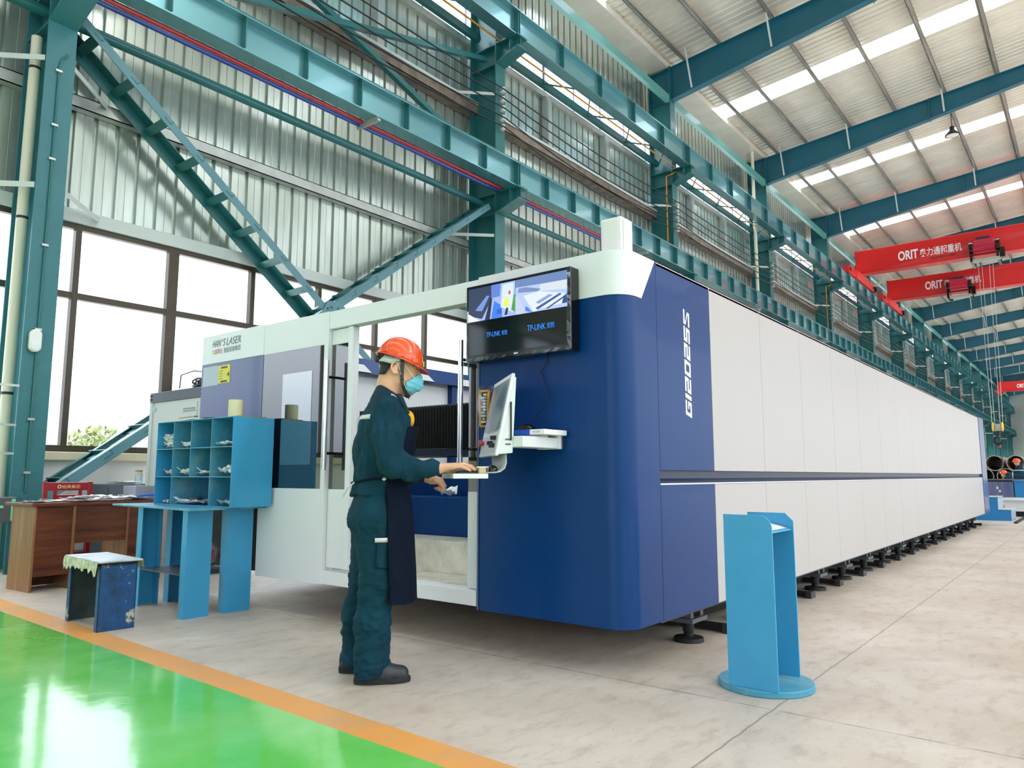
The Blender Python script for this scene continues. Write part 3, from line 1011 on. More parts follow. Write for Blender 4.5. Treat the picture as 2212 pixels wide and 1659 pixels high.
f1 = part(MB().box(XM, XM + .05, 4.42, 5.2, 1.98, 2.226), 'fixed_door', 'white_m', bevel=.003)
part(MB().box(XM, XM + .05, 4.42, 5.2, .25, .924), 'lower_panel', 'white_m', f1, bevel=.003)
part(MB().box(XM + .004, XM + .045, 4.42, 5.2, .924, 1.98), 'glass', glassm, f1)
part(MB().box(XM + .001, XM + .004, 4.56, 4.93, 1.10, 1.80), 'viewing_window', innerm, f1)
f2 = part(MB().box(XM, XM + .05, 5.205, 6.15, 1.985, 2.235), 'logo_panel', 'white_m', bevel=.003)
part(MB().box(XM + .002, XM + .05, 5.205, 6.15, .9, 1.984), 'blue_panel', 'lav_m', f2, bevel=.002)
part(MB().box(XM + .16, XM + .2, 5.205, 6.15, .25, .9), 'recessed_base', 'dark', f2)
part(MB().text("HAN", (XM - .001, 5.985, 2.125), (0, -1, 0), (0, 0, 1), .062, .135, shear=.25), 'lettering', 'grey_t', f2)
part(MB().text("*", (XM - .001, 5.845, 2.16), (0, -1, 0), (0, 0, 1), .026, .026), 'lettering', 'red_t', f2)
part(MB().text("S", (XM - .001, 5.82, 2.125), (0, -1, 0), (0, 0, 1), .062, .04, shear=.25), 'lettering', 'grey_t', f2)
part(MB().text("LASER", (XM - .001, 5.765, 2.125), (0, -1, 0), (0, 0, 1), .062, .22, shear=.25), 'lettering', 'grey_t', f2)
part(MB().text("大族激光", (XM - .001, 5.985, 2.062), (0, -1, 0), (0, 0, 1), .046, .165), 'lettering', 'red_t', f2)
part(MB().text("智能装备集团", (XM - .001, 5.80, 2.062), (0, -1, 0), (0, 0, 1), .046, .255), 'lettering', 'grey_t', f2)
# caution stickers under the logo
st = part(MB().box(XM - .001, XM + .002, 5.69, 5.87, 1.80, 1.955), 'caution_sticker', 'yel_label', f2)
st2 = part(MB().box(XM - .001, XM + .002, 5.872, 6.12, 1.79, 1.96), 'notice_sticker', M('grey_notice', (176, 186, 198), .4), f2)
m = MB()
for z in (1.815, 1.935):
    m.box(XM - .002, XM, 5.73, 5.83, z - .008, z + .008)
for k in range(4):
    m.box(XM - .002, XM, 5.80, 5.855, 1.905 - k * .022, 1.909 - k * .022)
m.prism([(5.70, 1.85), (5.735, 1.87), (5.70, 1.895)], (0, 1, 0), (0, 0, 1), ((XM - .002, 0, 0), (.002, 0, 0)))
m.build('warning_print', K['grey_black'], mach)
# leveling feet and floor rods
for k in range(16):
    x = 4.40 + .876 * k
    if x > 18:
        break
    ft = part(MB().box(x - .11, x + .11, 2.0, 2.16, .125, .15).box(x - .09, x - .05, 2.02, 2.1, .15, .24).box(x + .05, x + .09, 2.02, 2.1, .15, .24), 'levelling_foot', 'cab_dk')
    MB().lathe([(.035, .13), (.035, .06), (.03, .055), (.03, .03), (.09, .025), (.095, .0), (0, 0)], (x, 2.08, 0), 18).build('pad', K['dark'], ft, True)
    rd = part(MB().box(x + .36, x + .42, 1.99, 2.6, .01, .05), 'outrigger_bar', 'dark')
    MB().box(x + .33, x + .45, 1.955, 2.0, .0, .055).build('end_cap', K['grey_black'], rd)
part(MB().box(4.7, 18.6, 2.3, 2.5, .02, .24), 'light_block_rail', 'dark')  # rail deepened almost to the floor to block light under the machine
part(MB().box(7.5, 18.6, 5.6, 5.9, .0, .24), 'rear_base_rail', 'dark')
# inside seen through the doorway
part(MB().box(XM + .1, 3.8, 2.32, 5.2, .32, .352), 'floor_plate', 'plate')
part(MB().box(3.8, 4.13, 2.32, 5.2, .33, .566), 'step', 'plate', bevel=.006)
part(MB().box(4.14, 4.5, 2.32, 5.6, .3, .853), 'bed_front', 'blue_m', bevel=.004)
part(MB().box(4.5, 4.56, 2.32, 5.6, .8, 1.04), 'bed_upper', 'blue_m', bevel=.004)
part(MB().box(4.56, 9.5, 2.32, 5.9, .3, 1.06), 'bed_body', 'dark')
sl = MB()
for k in range(26):
    sl.box(4.75 + .0, 4.77, 2.5 + .11 * k, 2.52 + .11 * k, 1.06, 1.13)
    sl.box(4.62, 9.3, 2.5 + .11 * k, 2.506 + .11 * k, 1.05, 1.12)
part(sl, 'support_slats', 'grey_black')
part(MB().box(4.60, 4.66, 2.4, 5.7, 1.05, 1.075), 'bed_rail', 'steel')
gy = MB().box(5.0, 5.5, 2.36, 6.0, 1.20, 1.27)
part(gy, 'gantry_beam', 'navy')
bl = MB()
n = 96
for k in range(n):
    y0 = 2.36 + 3.6 * k / n
    y1 = y0 + 3.6 / n
    ym = (y0 + y1) / 2
    bl.add([(5.0, y0, 1.27), (4.97, ym, 1.27), (5.0, y1, 1.27), (5.0, y0, 1.66), (4.97, ym, 1.68), (5.0, y1, 1.66), (5.4, y0, 1.66), (5.4, y1, 1.66)], [(0, 1, 4, 3), (1, 2, 5, 4), (3, 4, 5, 7, 6)])
part(bl, 'bellows', 'black')
fw_ = part(MB().box(3.6, 18.6, 6.1, 6.22, .25, 2.08), 'rear_wall', 'white_m')
part(MB().hexa([(3.6, 5.98, 2.09), (18.6, 5.98, 2.09), (18.6, 6.24, 2.09), (3.6, 6.24, 2.09), (3.6, 6.12, 2.27), (18.6, 6.12, 2.27), (18.6, 6.24, 2.27), (3.6, 6.24, 2.27)]), 'rear_top_rail', 'blue_m')
for x in (4.6, 5.55, 6.5, 7.45, 8.4, 9.35):
    part(MB().box(x - .045, x + .045, 6.03, 6.1, .25, 2.1), 'rear_upright', 'blue_m')
    part(MB().hexa([(x + .05, 5.975, 2.10), (x + .55, 5.975, 2.10), (x + .55, 6.0, 2.10), (x + .05, 6.0, 2.10), (x + .10, 6.085, 2.22), (x + .50, 6.085, 2.22), (x + .5, 6.11, 2.22), (x + .10, 6.11, 2.22)]), 'lamp_panel', 'cab')
# white signal post on top
t = part(MB().box(3.62, 3.76, 2.06, 2.20, 2.23, 2.52), 'signal_post', 'white_m', bevel=.012)
part(MB().box(3.614, 3.62, 2.08, 2.18, 2.30, 2.50).box(3.64, 3.74, 2.054, 2.06, 2.30, 2.50), 'signal_window', 'porcelain', t, bevel=.002)
part(MB().box(3.66, 3.72, 2.056, 2.06, 2.275, 2.28), 'slot', 'grey_black', t)

# ------------------------------------------------------------------ television on the blue corner
tv = thing('wall_television', 'black television showing security camera pictures, film still round its edges', 'tv', (3.32, 2.55, 1.69))
tx = 3.25
c0, c1, c2, c3 = (2.925, 1.692), (2.165, 1.692), (2.165, 2.152), (2.925, 2.152)
MB().box(tx, 3.335, 2.168, 2.925, 1.692, 2.152).build('housing', K['gloss_black'], tv, bevel=.006)
MB().box(3.33, 3.349, 2.35, 2.75, 1.8, 2.05).build('bracket', K['dark'], tv)
def scr(u, v):       # u to the viewer's right (0..1), v up
    return Vector((tx - .0015, 2.905 - u * .717, 1.728 + v * .405))
MB().add([scr(0, 0), scr(1, 0), scr(1, 1), scr(0, 1)], [(0, 1, 2, 3)]).build('screen', M('dark_screen', (16, 18, 22), .06, spec=.6), tv)
def feed(nm, u0, u1, v0, v1, polys):
    m = MB()
    mats = []
    for k, (col, pts) in enumerate(polys):
        m.cur = k
        o = Vector((-.0004 * (k + 1) * .5, 0, 0))
        m.add([scr(u0 + (u1 - u0) * a, v0 + (v1 - v0) * b) + o for a, b in pts], [tuple(range(len(pts)))])
        mt = M('screen_light_%d' % len(bpy.data.materials), (0, 0, 0), .3)
        mt.node_tree.nodes['Principled BSDF'].inputs['Emission Color'].default_value = lin(col)
        mt.node_tree.nodes['Principled BSDF'].inputs['Emission Strength'].default_value = .36
        mats.append(mt)
    return m.build(nm, mats, tv)
feed('camera_feed', 0, .5, .5, 1, [
    ((150, 170, 232), [(0, 0), (1, 0), (1, 1), (0, 1)]), ((44, 56, 84), [(0, .2), (.3, .05), (.52, .62), (.5, 1), (0, 1)]), ((110, 136, 200), [(.15, .33), (.3, .28), (.46, .7), (.4, .72)]),
    ((214, 226, 250), [(0, 0), (.26, 0), (0, .26)]), ((28, 34, 56), [(.36, 0), (.47, 0), (.52, .6), (.48, .6)]), ((58, 116, 214), [(.5, 0), (.73, 0), (.72, .35), (.56, .52)]),
    ((40, 84, 190), [(.62, .12), (.72, .12), (.71, .25), (.62, .25)]), ((90, 120, 196), [(.5, .62), (.68, .62), (.7, 1), (.5, 1)]), ((196, 212, 246), [(.70, .3), (.95, .1), (.97, .95), (.74, .95)]),
    ((216, 226, 60), [(.76, .34), (.84, .28), (.88, .48), (.8, .56)]), ((200, 70, 60), [(.86, .64), (.9, .62), (.91, .72), (.87, .74)]), ((70, 150, 60), [(.92, .16), (1, .1), (1, .6), (.97, .6)]), ((34, 40, 60), [(.78, .05), (.84, .05), (.86, .24), (.82, .26)])])
feed('camera_feed', .503, 1, .5, 1, [
    ((166, 184, 226), [(0, 0), (1, 0), (1, 1), (0, 1)]), ((100, 124, 170), [(0, .78), (1, .74), (1, 1), (0, 1)]), ((196, 204, 214), [(.45, .56), (1, .48), (1, .74), (.5, .74)]),
    ((112, 130, 172), [(.05, .62), (.45, .56), (.5, .62), (.22, .74), (.06, .74)]), ((204, 214, 240), [(.16, .5), (.46, .56), (.98, .36), (.9, .1), (.5, .06), (.36, 0)]),
    ((130, 148, 190), [(.4, .26), (.66, .42), (.74, .38), (.46, .2)]), ((64, 84, 130), [(.4, .1), (.44, .04), (.9, .36), (.86, .4)]), ((64, 84, 130), [(.6, .04), (.64, .02), (.98, .28), (.95, .31)]),
    ((180, 190, 212), [(.0, 0), (.2, 0), (.06, .5), (0, .52)]), ((60, 116, 214), [(.2, .06), (.33, 0), (.26, .14), (.2, .2)]), ((38, 70, 130), [(.9, .1), (1, .1), (1, .36), (.94, .3)])])
m = MB()
for a, b, w, h in ((.2, .24, .21, .035), (.62, .24, .25, .04)):
    m.text('TP-LINK', scr(a, b) + V(-.0008, 0, 0), (0, -1, 0), (0, 0, 1), h * .405 * 2, w * .5, depth=.0003)
    m.text('安防', scr(a + w * .76, b) + V(-.0008, 0, 0), (0, -1, 0), (0, 0, 1), h * .405 * 2, w * .2, depth=.0003)
lg = M('blue_screen_logo', (0, 0, 0), .3)
lg.node_tree.nodes['Principled BSDF'].inputs['Emission Color'].default_value = lin((40, 120, 220))
lg.node_tree.nodes['Principled BSDF'].inputs['Emission Strength'].default_value = .5
m.build('screen_logo', lg, tv)
MB().box(tx - .001, tx, 2.53, 2.56, 1.705, 1.714).build('badge', K['porcelain'], tv)
MB().box(tx - .002, tx, 2.905, 2.917, 1.93, 2.0).build('side_label', K['paper'], tv)
m = MB()
rr = random.Random(3)
def film(p, q, n, nrm, amp):
    pts = [[], []]
    p, q, nrm = Vector(p), Vector(q), Vector(nrm)
    for k in range(n + 1):
        c = p.lerp(q, k / n)
        pts[0].append(c + V(-.003 - rr.random() * .006, 0, 0))
        pts[1].append(c + nrm * (amp + rr.random() * amp * .6) + V(-.002 - rr.random() * .01, 0, 0))
    m.sheet(pts)
film((tx, 2.165, 1.70), (tx, 2.165, 2.15), 14, (0, 1, 0), .018)
film((tx, 2.925, 1.70), (tx, 2.925, 2.15), 14, (0, -1, 0), .014)
film((tx, 2.92, 1.69), (tx, 2.17, 1.69), 24, (0, 0, 1), .016)
m.build('loose_film', K['clear'], tv)
pts = [(3.345, 2.39, 1.70), (3.34, 2.39, 1.655), (3.34, 2.436, 1.60), (3.338, 2.40, 1.53), (3.335, 2.372, 1.46), (3.33, 2.42, 1.39), (3.32, 2.49, 1.32), (3.27, 2.52, 1.285), (3.24, 2.47, 1.28)]
tag(MB().tube(pts, .0026, 6).build('cable', K['black'], None, True), 'thin black cable hanging from the television to the mouse below', 'cable')

# ------------------------------------------------------------------ operator console on its arm
PO = Vector((2.584, 3.007, 0))
PF = Vector((.77, -.64, 0)).normalized()
PL = Vector((-PF.y, PF.x, 0))
def P(f, l, z):
    return PO + PF * f + PL * l + Vector((0, 0, z))
con = thing('control_console', 'white tilted control console on an arm before the blue corner', 'console', P(.68, 0, 1.1))
def slab(name, mat, f0, z0, f1, z1, l0, l1, t, parent, bevel=.004):
    """plate tilted in the f-z plane from (f0, z0) to (f1, z1), thickness t to the rear"""
    d = (Vector((f1 - f0, 0, z1 - z0))).normalized()
    n = Vector((d.z, 0, -d.x)) * t
    q = []
    for (f, z) in ((f0, z0), (f0 + n.x, z0 + n.z)):
        q += [P(f, l0, z), P(f, l1, z)]
    for (f, z) in ((f1, z1), (f1 + n.x, z1 + n.z)):
        q += [P(f, l0, z), P(f, l1, z)]
    m = MB().hexa([q[0], q[1], q[3], q[2], q[4], q[5], q[7], q[6]])
    return m.build(name, mat if not isinstance(mat, str) else K[mat], parent, bevel=bevel)
fz = lambda z: .628 + (z - 1.123) * .211
slab('fascia', 'white_m', .628, 1.123, .718, 1.55, -.255, .25, .018, con)
slab('screen', M('console_screen', (150, 158, 160), .12, spec=.6), fz(1.262) - .002, 1.262, fz(1.525) - .002, 1.525, -.235, .232, .003, con, 0)
slab('key_panel', M('console_panel', (206, 210, 212), .4), fz(1.14) - .002, 1.14, fz(1.235) - .002, 1.235, -.235, .232, .003, con, 0)
slab('screen_film', 'clear', fz(1.25) - .006, 1.25, fz(1.50) - .010, 1.50, -.235, .10, .001, con, 0)
bk = [P(.646, -.235, 1.128), P(.725, -.235, 1.135), P(.745, -.235, 1.53), P(.735, -.235, 1.535), P(.646, .235, 1.128), P(.725, .235, 1.135), P(.745, .235, 1.53), P(.735, .235, 1.535)]
MB().add(bk, [(0, 1, 2, 3), (7, 6, 5, 4), (0, 4, 5, 1), (1, 5, 6, 2), (2, 6, 7, 3), (3, 7, 4, 0)]).build('housing', K['white_m'], con, bevel=.004)
for l, z in ((-.18, 1.215), (-.18, 1.175), (-.11, 1.19)):
    MB().bar(P(fz(z) - .03, l, z), P(fz(z), l, z), .026, .022).build('knob', K['black'], con, bevel=.003)
MB().lathe([(0, 0), (.012, 0), (.014, .014), (.02, .016), (.021, .03), (.0, .032)], P(fz(1.20), .17, 1.20), 16, -PF).build('emergency_button', K['red_t'], con, True)
for z in (1.18, 1.205):
    MB().obox(P(.70, -.2365, z), PF * .014, PL * .001, (0, 0, .004)).build('side_button', K['cab_dk'], con)
MB().obox(P(.715, -.24, 1.30), PF * .004, PL * .003, (0, 0, .1)).build('stylus', K['black'], con)
# bracket and keyboard tray
pts = [P(.700, 0, 1.13), P(.702, 0, 1.085), P(.692, 0, 1.055), P(.668, 0, 1.037), P(.64, 0, 1.032), P(.58, 0, 1.031)]
g0 = [[p + PL * -.20 for p in pts], [p + PL * .20 for p in pts]]
br = MB().sheet(g0)
b = br.build('tray_bracket', K['pale'], con, True)
sd = b.modifiers.new('plate', 'SOLIDIFY')
sd.thickness = .006
tr = MB().obox(P(.505, 0, 1.0165), PF * .09, PL * .25, (0, 0, .0125)).build('keyboard_tray', K['white_m'], con, bevel=.003)
t = thing('keyboard', 'black keyboard on the console tray under the hand of the worker', 'keyboard', P(.52, 0, 1.03))
MB().obox(P(.515, .02, 1.0345), PF * .065, PL * .2, (0, 0, .005)).build('case', K['grey_black'], t, bevel=.002)
m = MB()
for a in range(4):
    for b_ in range(12):
        m.obox(P(.47 + a * .028, -.15 + b_ * .031, 1.0415), PF * .011, PL * .0125, (0, 0, .003))
m.build('keys', K['black'], t)
def mouse(name_loc, fdir, lab):
    t = thing('computer_mouse', lab, 'mouse', name_loc)
    c = Vector(name_loc)
    fd = Vector(fdir).normalized()
    sdv = Vector((-fd.y, fd.x, 0))
    g = []
    for i in range(9):
        a = PI * i / 8
        row = []
        for j in range(9):
            q = PI * j / 8
            row.append(c + fd * (-math.cos(a) * .052) + sdv * (-math.cos(q) * .03 * math.sin(a) ** .5) + Vector((0, 0, .036 * math.sin(q) ** .7 * math.sin(a) ** .6)))
        g.append(row)
    MB().sheet(g).build('shell', K['gloss_black'], t, True)
    MB().obox(c + fd * .022 + Vector((0, 0, .034)), fd * .009, sdv * .0025, (0, 0, .004)).build('wheel', K['grey_black'], t)
mouse(tuple(P(.645, -.08, 1.040)), tuple(PL), 'black mouse on the curved bracket behind the keyboard tray')
t = thing('tape_block', 'small beige block under the fingertips on the tray', 'block', P(.565, -.17, 1.03))
MB().obox(P(.572, -.18, 1.045), PF * .018, PL * .03, (0, 0, .0145)).build('block', M('beige_card', (196, 182, 140), .7), t, bevel=.002)
MB().obox(P(.575, -.185, 1.063), PF * .03, PL * .008, (0, 0, .003)).build('white_stick', K['porcelain'], t)
# arm with carton and mouse
arm = thing('console_arm', 'white boxed swing arm holding the console to the machine', 'arm', (3.18, 2.36, 1.16))
MB().box(2.99, 3.30, 2.295, 2.425, 1.165, 1.222).build('beam', K['white_m'], arm, bevel=.004)
MB().box(3.30, 3.325, 2.285, 2.435, 1.162, 1.24).build('flange', K['white_m'], arm, bevel=.003)
MB().box(3.325, 3.348, 2.29, 2.43, 1.162, 1.236).build('wall_plate', K['cab_dk'], arm)
MB().lathe([(.06, 0), (.06, .012), (0, .012)], (3.2, 2.36, 1.222), 20).build('turntable', K['pale'], arm, True)
ctn = thing('network_carton', 'flat blue and white carton lying on the console arm', 'box', (3.2, 2.4, 1.236))
MB().box(3.12, 3.33, 2.35, 2.56, 1.2345, 1.262).build('blue_sleeve', K['blue_box'], ctn, bevel=.002)
MB().box(3.12, 3.33, 2.255, 2.35, 1.2345, 1.262).build('white_end', K['paper'], ctn, bevel=.002)
MB().text('TP-LINK', (3.1185, 2.545, 1.243), (0, -1, 0), (0, 0, 1), .009, .045, depth=.0006).build('lettering', K['white_t'], ctn)
MB().text('TP-LINK', (3.1185, 2.33, 1.244), (0, -1, 0), (0, 0, 1), .008, .05, depth=.0006).build('lettering', K['grey_t'], ctn)
mouse((3.21, 2.44, 1.263), (0, 1, 0), 'black mouse lying on top of the blue carton')
bag = thing('plastic_tool_bag', 'clear plastic bag holding a yellow framed meter, hung on the blue corner', 'bag', (3.33, 2.85, 1.3))
MB().sheet([[(3.335, 2.90, 1.55), (3.325, 2.85, 1.552), (3.335, 2.78, 1.55)], [(3.31, 2.89, 1.42), (3.295, 2.84, 1.42), (3.31, 2.79, 1.42)], [(3.335, 2.885, 1.30), (3.31, 2.84, 1.295), (3.335, 2.80, 1.30)]]).build('film', K['clear'], bag, True)
m = MB()
for a, b in (((2.878, 1.52), (2.868, 1.31)), ((2.868, 1.31), (2.815, 1.31)), ((2.815, 1.31), (2.805, 1.52)), ((2.805, 1.52), (2.878, 1.52))):
    m.bar((3.325, a[0], a[1]), (3.325, b[0], b[1]), .012, .014, (1, 0, 0))
m.build('yellow_frame', M('amber_plastic', (236, 160, 50), .4), bag)
m = MB()
for k in range(10):
    m.box(3.318, 3.336, 2.822 + rr.random() * .02, 2.845 + rr.random() * .02, 1.33 + k * .018, 1.342 + k * .018)
m.build('small_parts', K['paper'], bag)
# ================================================================== desk corner
def frame(o, deg):
    o = Vector((o[0], o[1], 0))
    a = Vector((math.cos(math.radians(deg)), math.sin(math.radians(deg)), 0))
    b = Vector((-a.y, a.x, 0))
    return lambda x, y, z: o + a * x + b * y + Vector((0, 0, z))
def fbox(m, F, x0, x1, y0, y1, z0, z1):
    return m.hexa([F(x0, y0, z0), F(x1, y0, z0), F(x1, y1, z0), F(x0, y1, z0), F(x0, y0, z1), F(x1, y0, z1), F(x1, y1, z1), F(x0, y1, z1)])
D = frame((2.555, 7.41), 4)
desk = thing('office_desk', 'brown wood-grain desk with open knee space, papers strewn over its top', 'desk', D(.6, .3, 0))
fbox(MB(), D, -.035, 1.25, -.03, .52, .745, .778).build('desktop', K['wood_edge'], desk, bevel=.008)
for x, nm in ((0, 'side_panel'), (.33, 'inner_panel'), (.83, 'inner_panel'), (1.18, 'side_panel')):
    fbox(MB(), D, x, x + .022, 0, .44, 0, .745).build(nm, K['wood_v'], desk, bevel=.001)
for x0, x1 in ((.022, .33), (.852, 1.18)):
    fbox(MB(), D, x0, x1, .012, .03, .13, .745).build('pedestal_front', K['wood_h'], desk)
    fbox(MB(), D, x0, x1, .30, .43, .02, .14).build('pedestal_base', K['wood_h'], desk)
    for k in range(3):
        dr = fbox(MB(), D, x0 + .005, x1 - .005, .43, .448, .16 + k * .19, .34 + k * .19).build('drawer', K['wood_h'], desk)
fbox(MB(), D, .352, .83, .012, .03, .40, .745).build('modesty_panel', K['wood_h'], desk)
# chair
Cf = frame((2.96, 8.36), 0)
ch = thing('wooden_chair', 'red lacquered wooden chair with gold printing behind the desk', 'chair', Cf(.24, .2, 0))
for x in (0, .43):
    MB().hexa([Cf(x, .0, 0), Cf(x + .04, .0, 0), Cf(x + .04, .035, 0), Cf(x, .035, 0), Cf(x, .05, .955), Cf(x + .045, .05, .955), Cf(x + .045, .08, .955), Cf(x, .08, .955)]).build('rear_post', K['redwood'], ch, bevel=.004)
    fbox(MB(), Cf, x, x + .04, .40, .44, 0, .43).build('leg', K['redwood'], ch)
fbox(MB(), Cf, -.01, .48, .0, .46, .43, .46).build('seat', K['redwood'], ch, bevel=.01)
fbox(MB(), Cf, .04, .43, .048, .07, .865, .95).build('top_rail', K['redwood'], ch, bevel=.005)
for x in (.10, .34):
    fbox(MB(), Cf, x, x + .03, .045, .065, .46, .87).build('back_slat', K['redwood'], ch)
for z in (.80, .73, .62):
    fbox(MB(), Cf, .13, .34, .042, .062, z - .022, z + .022).build('cross_slat', K['redwood'], ch, bevel=.004)
for z in (.2,):
    fbox(MB(), Cf, .04, .43, .01, .03, z, z + .03).build('stretcher', K['redwood'], ch)
MB().text('经典集团', Cf(.175, .046, .887), (1, 0, 0), (0, 0, 1), .036, .17, depth=.001).build('lettering', K['gold'], ch)
MB().lathe([(.019, 0), (.019, .001), (.010, .001), (.010, 0)], Cf(.15, .0445, .905), 18, (0, 1, 0)).build('emblem', K['gold'], ch)
# sheets of paper
def sheet_paper(c, w, h, rot, curl, lab, group, mat='paper', name='paper_sheet', crumple=0.):
    c = Vector(c)
    a = Vector((math.cos(rot), math.sin(rot), 0))
    b = Vector((-a.y, a.x, 0))
    n = 8
    g = []
    ph = R.random() * 6
    for i in range(n + 1):
        row = []
        for j in range(n + 1):
            u, v = i / n - .5, j / n - .5
            z = curl * (abs(u + v * .4 * math.sin(ph)) ** 2) * 2 + crumple * (mnoise.noise(Vector((u * 5 + ph, v * 5, ph))) + .6)
            row.append(c + a * u * w + b * v * h + Vector((0, 0, max(0, z) + .0012)))
        g.append(row)
    o = MB().sheet(g).build(name, K[mat], None, True, sharp=80)
    s = o.modifiers.new('thickness', 'SOLIDIFY')
    s.thickness = .0008
    return tag(o, lab, 'paper', group)
for k, (x, y, w, h, r, cu, mt) in enumerate(((.12, .10, .30, .21, .1, .01, 'paper'), (.30, .22, .30, .21, -.3, .02, 'paper'), (.42, .06, .30, .22, .25, .03, 'paper'), (.56, .12, .42, .30, -.1, .05, 'paper'),
                                             (.74, .08, .30, .21, .4, .025, 'paper_p'), (.84, .2, .3, .21, -.2, .03, 'paper'), (.95, .08, .32, .24, .15, .02, 'paper'), (.66, .3, .3, .21, .7, .04, 'paper'))):
    sheet_paper(D(x, y, .780 + k * .0025), w, h, r + .07, cu, 'loose pink sheet of paper among white ones on the desk' if mt == 'paper_p' else 'loose white sheet of paper on the brown desk', None if mt == 'paper_p' else 'papers on the desk', mt, crumple=.012)
t = thing('stapler', 'dark blue tool lying at the end of the desk by the blue rack', 'tool', D(1.02, .06, .80))
MB().bar(D(.95, .06, .812), D(1.13, .03, .83), .05, .022).build('body', K['blue_box'], t, bevel=.004)
# cardboard box and jar on the desk, filing cabinet behind
t = thing('grey_box', 'small grey box at the end of the desk beneath the glass jar', 'box', D(1.1, .35, .78))
fbox(MB(), D, 1.00, 1.20, .18, .42, .779, .915).build('body', M('grey_cardboard', (146, 148, 160), .6), t, bevel=.003)
jr = thing('glass_jar', 'tall clear glass jar with golden lid standing on the grey box', 'jar', D(1.06, .25, .916))
jc = D(1.06, .25, .9165)
MB().lathe([(0, 0), (.034, .002), (.036, .012), (.036, .12), (.03, .135), (.03, .14), (0, .14)], jc, 20).build('body', K['jar'], jr, True)
MB().lathe([(.033, .140), (.034, .142), (.034, .158), (.0, .160)], jc, 20).build('lid', M('gold_lid', (170, 134, 66), .35, .6), jr, True)
fc = thing('filing_cabinet', 'low slate filing cabinet with two label holders by the wall', 'cabinet', (4.05, 9.1, 0))
MB().box(3.80, 4.42, 8.95, 9.45, 0, .92).build('body', K['file'], fc, bevel=.006)
for k in range(2):
    x0 = 3.825 + k * .29
    for r_ in range(2):
        z0 = .5 - r_ * .42
        d = MB().box(x0, x0 + .275, 8.935, 8.95, z0, z0 + .38).build('drawer', K['file'], fc, bevel=.004)
        MB().box(x0 + .10, x0 + .165, 8.925, 8.936, z0 + .24, z0 + .30).build('label_holder', K['porcelain'], d)
        MB().box(x0 + .115, x0 + .15, 8.922, 8.926, z0 + .25, z0 + .29).build('handle', K['black'], d)
for k in range(4):
    sheet_paper((4.05 + R.random() * .05, 9.15, .921 + k * .006), .33, .25, R.random() * .3, .01, 'white paper lying on the slate filing cabinet', 'papers on the filing cabinet', crumple=.006)
# tall grey cabinet (chiller) with cable coil
cb = thing('tall_cabinet', 'tall pale grey equipment cabinet between desk and machine logo panel', 'cabinet', (4.2, 7.8, 0))
MB().box(3.97, 4.6, 7.22, 8.33, .0, 1.83).build('body', K['cab'], cb, bevel=.004)
MB().box(3.955, 4.62, 7.20, 8.35, 1.83, 1.94).build('top_frame', K['cab_dk'], cb, bevel=.004)
for y in (7.20, 8.29):
    MB().box(3.958, 3.975, y, y + .06, 0, 1.83).build('corner_post', K['cab'], cb)
dr = MB().box(3.96, 3.972, 7.33, 8.25, .15, 1.79).build('door', K['cab'], cb, bevel=.004)
MB().box(3.952, 3.961, 7.60, 8.05, 1.42, 1.50).box(3.952, 3.961, 7.6, 7.605, 1.0, 1.5).build('door_recess', K['seam'], dr)
MB().lathe([(.035, 0), (.035, .003), (0, .003)], (3.957, 8.24, 1.755), 18, (-1, 0, 0), sy=1.0).build('sticker', M('pale_blue_sticker', (170, 206, 226), .5), dr)
for y in (8.31, 8.34, 7.23, 7.26):
    for z in (1.865, 1.905):
        MB().lathe([(.008, 0), (.008, .004), (0, .005)], (3.954, y - .005, z), 8, (-1, 0, 0)).build('bolt', K['black'], cb)
m = MB()
for z in (1.70, 1.725):
    m.box(3.954, 3.96, 7.36, 7.6, z - .006, z + .006)
m.build('label_lines', K['seam'], cb)
cc = thing('cable_coil', 'coil of black cable lying on top of the grey cabinet', 'cable', (4.2, 7.45, 1.94))
for k in range(7):
    rr_ = .17 + .015 * (k % 3)
    pts = [(4.22 + rr_ * math.cos(a) * .9, 7.48 + rr_ * 1.5 * math.sin(a), 1.956 + k * .016 + .012 * math.sin(a * 3 + k)) for a in [2 * PI * j / 28 for j in range(29)]]
    MB().tube(pts, .009, 6).build('loop', K['black'], cc, True)
MB().tube([(3.98, 7.75, 1.955), (3.98, 7.73, 2.10), (4.0, 7.5, 2.13), (4.0, 7.3, 2.10), (4.02, 7.28, 1.955)], .006, 6).build('wire_loop', K['black'], cc, True)

# ------------------------------------------------------------------ sky-blue table and pigeonhole rack
tb = thing('work_table', 'sky-blue steel table on channel legs carrying the pigeonhole rack', 'table', (3.05, 5.7, 0))
MB().add([(2.70, 5.02, .77), (3.335, 5.06, .77), (3.335, 6.45, .77), (2.84, 6.55, .77), (2.70, 5.02, .784), (3.335, 5.06, .784), (3.335, 6.45, .784), (2.84, 6.55, .784)],
         [(3, 2, 1, 0), (4, 5, 6, 7), (0, 1, 5, 4), (1, 2, 6, 5), (2, 3, 7, 6), (3, 0, 4, 7)]).build('tabletop', K['cyan_worn'], tb, bevel=.002)
def chan(x0, x1, y, d):
    """channel leg: web in the y plane, flanges running d"""
    m = MB()
    m.box(x0, x1, min(y, y + .008), max(y, y + .008), 0, .77)
    ya, yb = min(y, y + d), max(y, y + d)
    if d > 0:
        ya += .008
    else:
        yb -= .0005
    m.box(x0, x0 + .008, ya, yb, 0, .77)
    m.box(x1 - .008, x1, ya, yb, 0, .77)
    return m
chan(2.78, 2.975, 5.19, .07).build('leg', K['cyan'], tb)
chan(3.095, 3.312, 5.19, .08).build('leg', K['cyan'], tb)
chan(2.84, 3.0, 6.07, -.07).build('leg', K['cyan'], tb)
chan(3.08, 3.24, 6.07, -.07).build('leg', K['cyan'], tb)
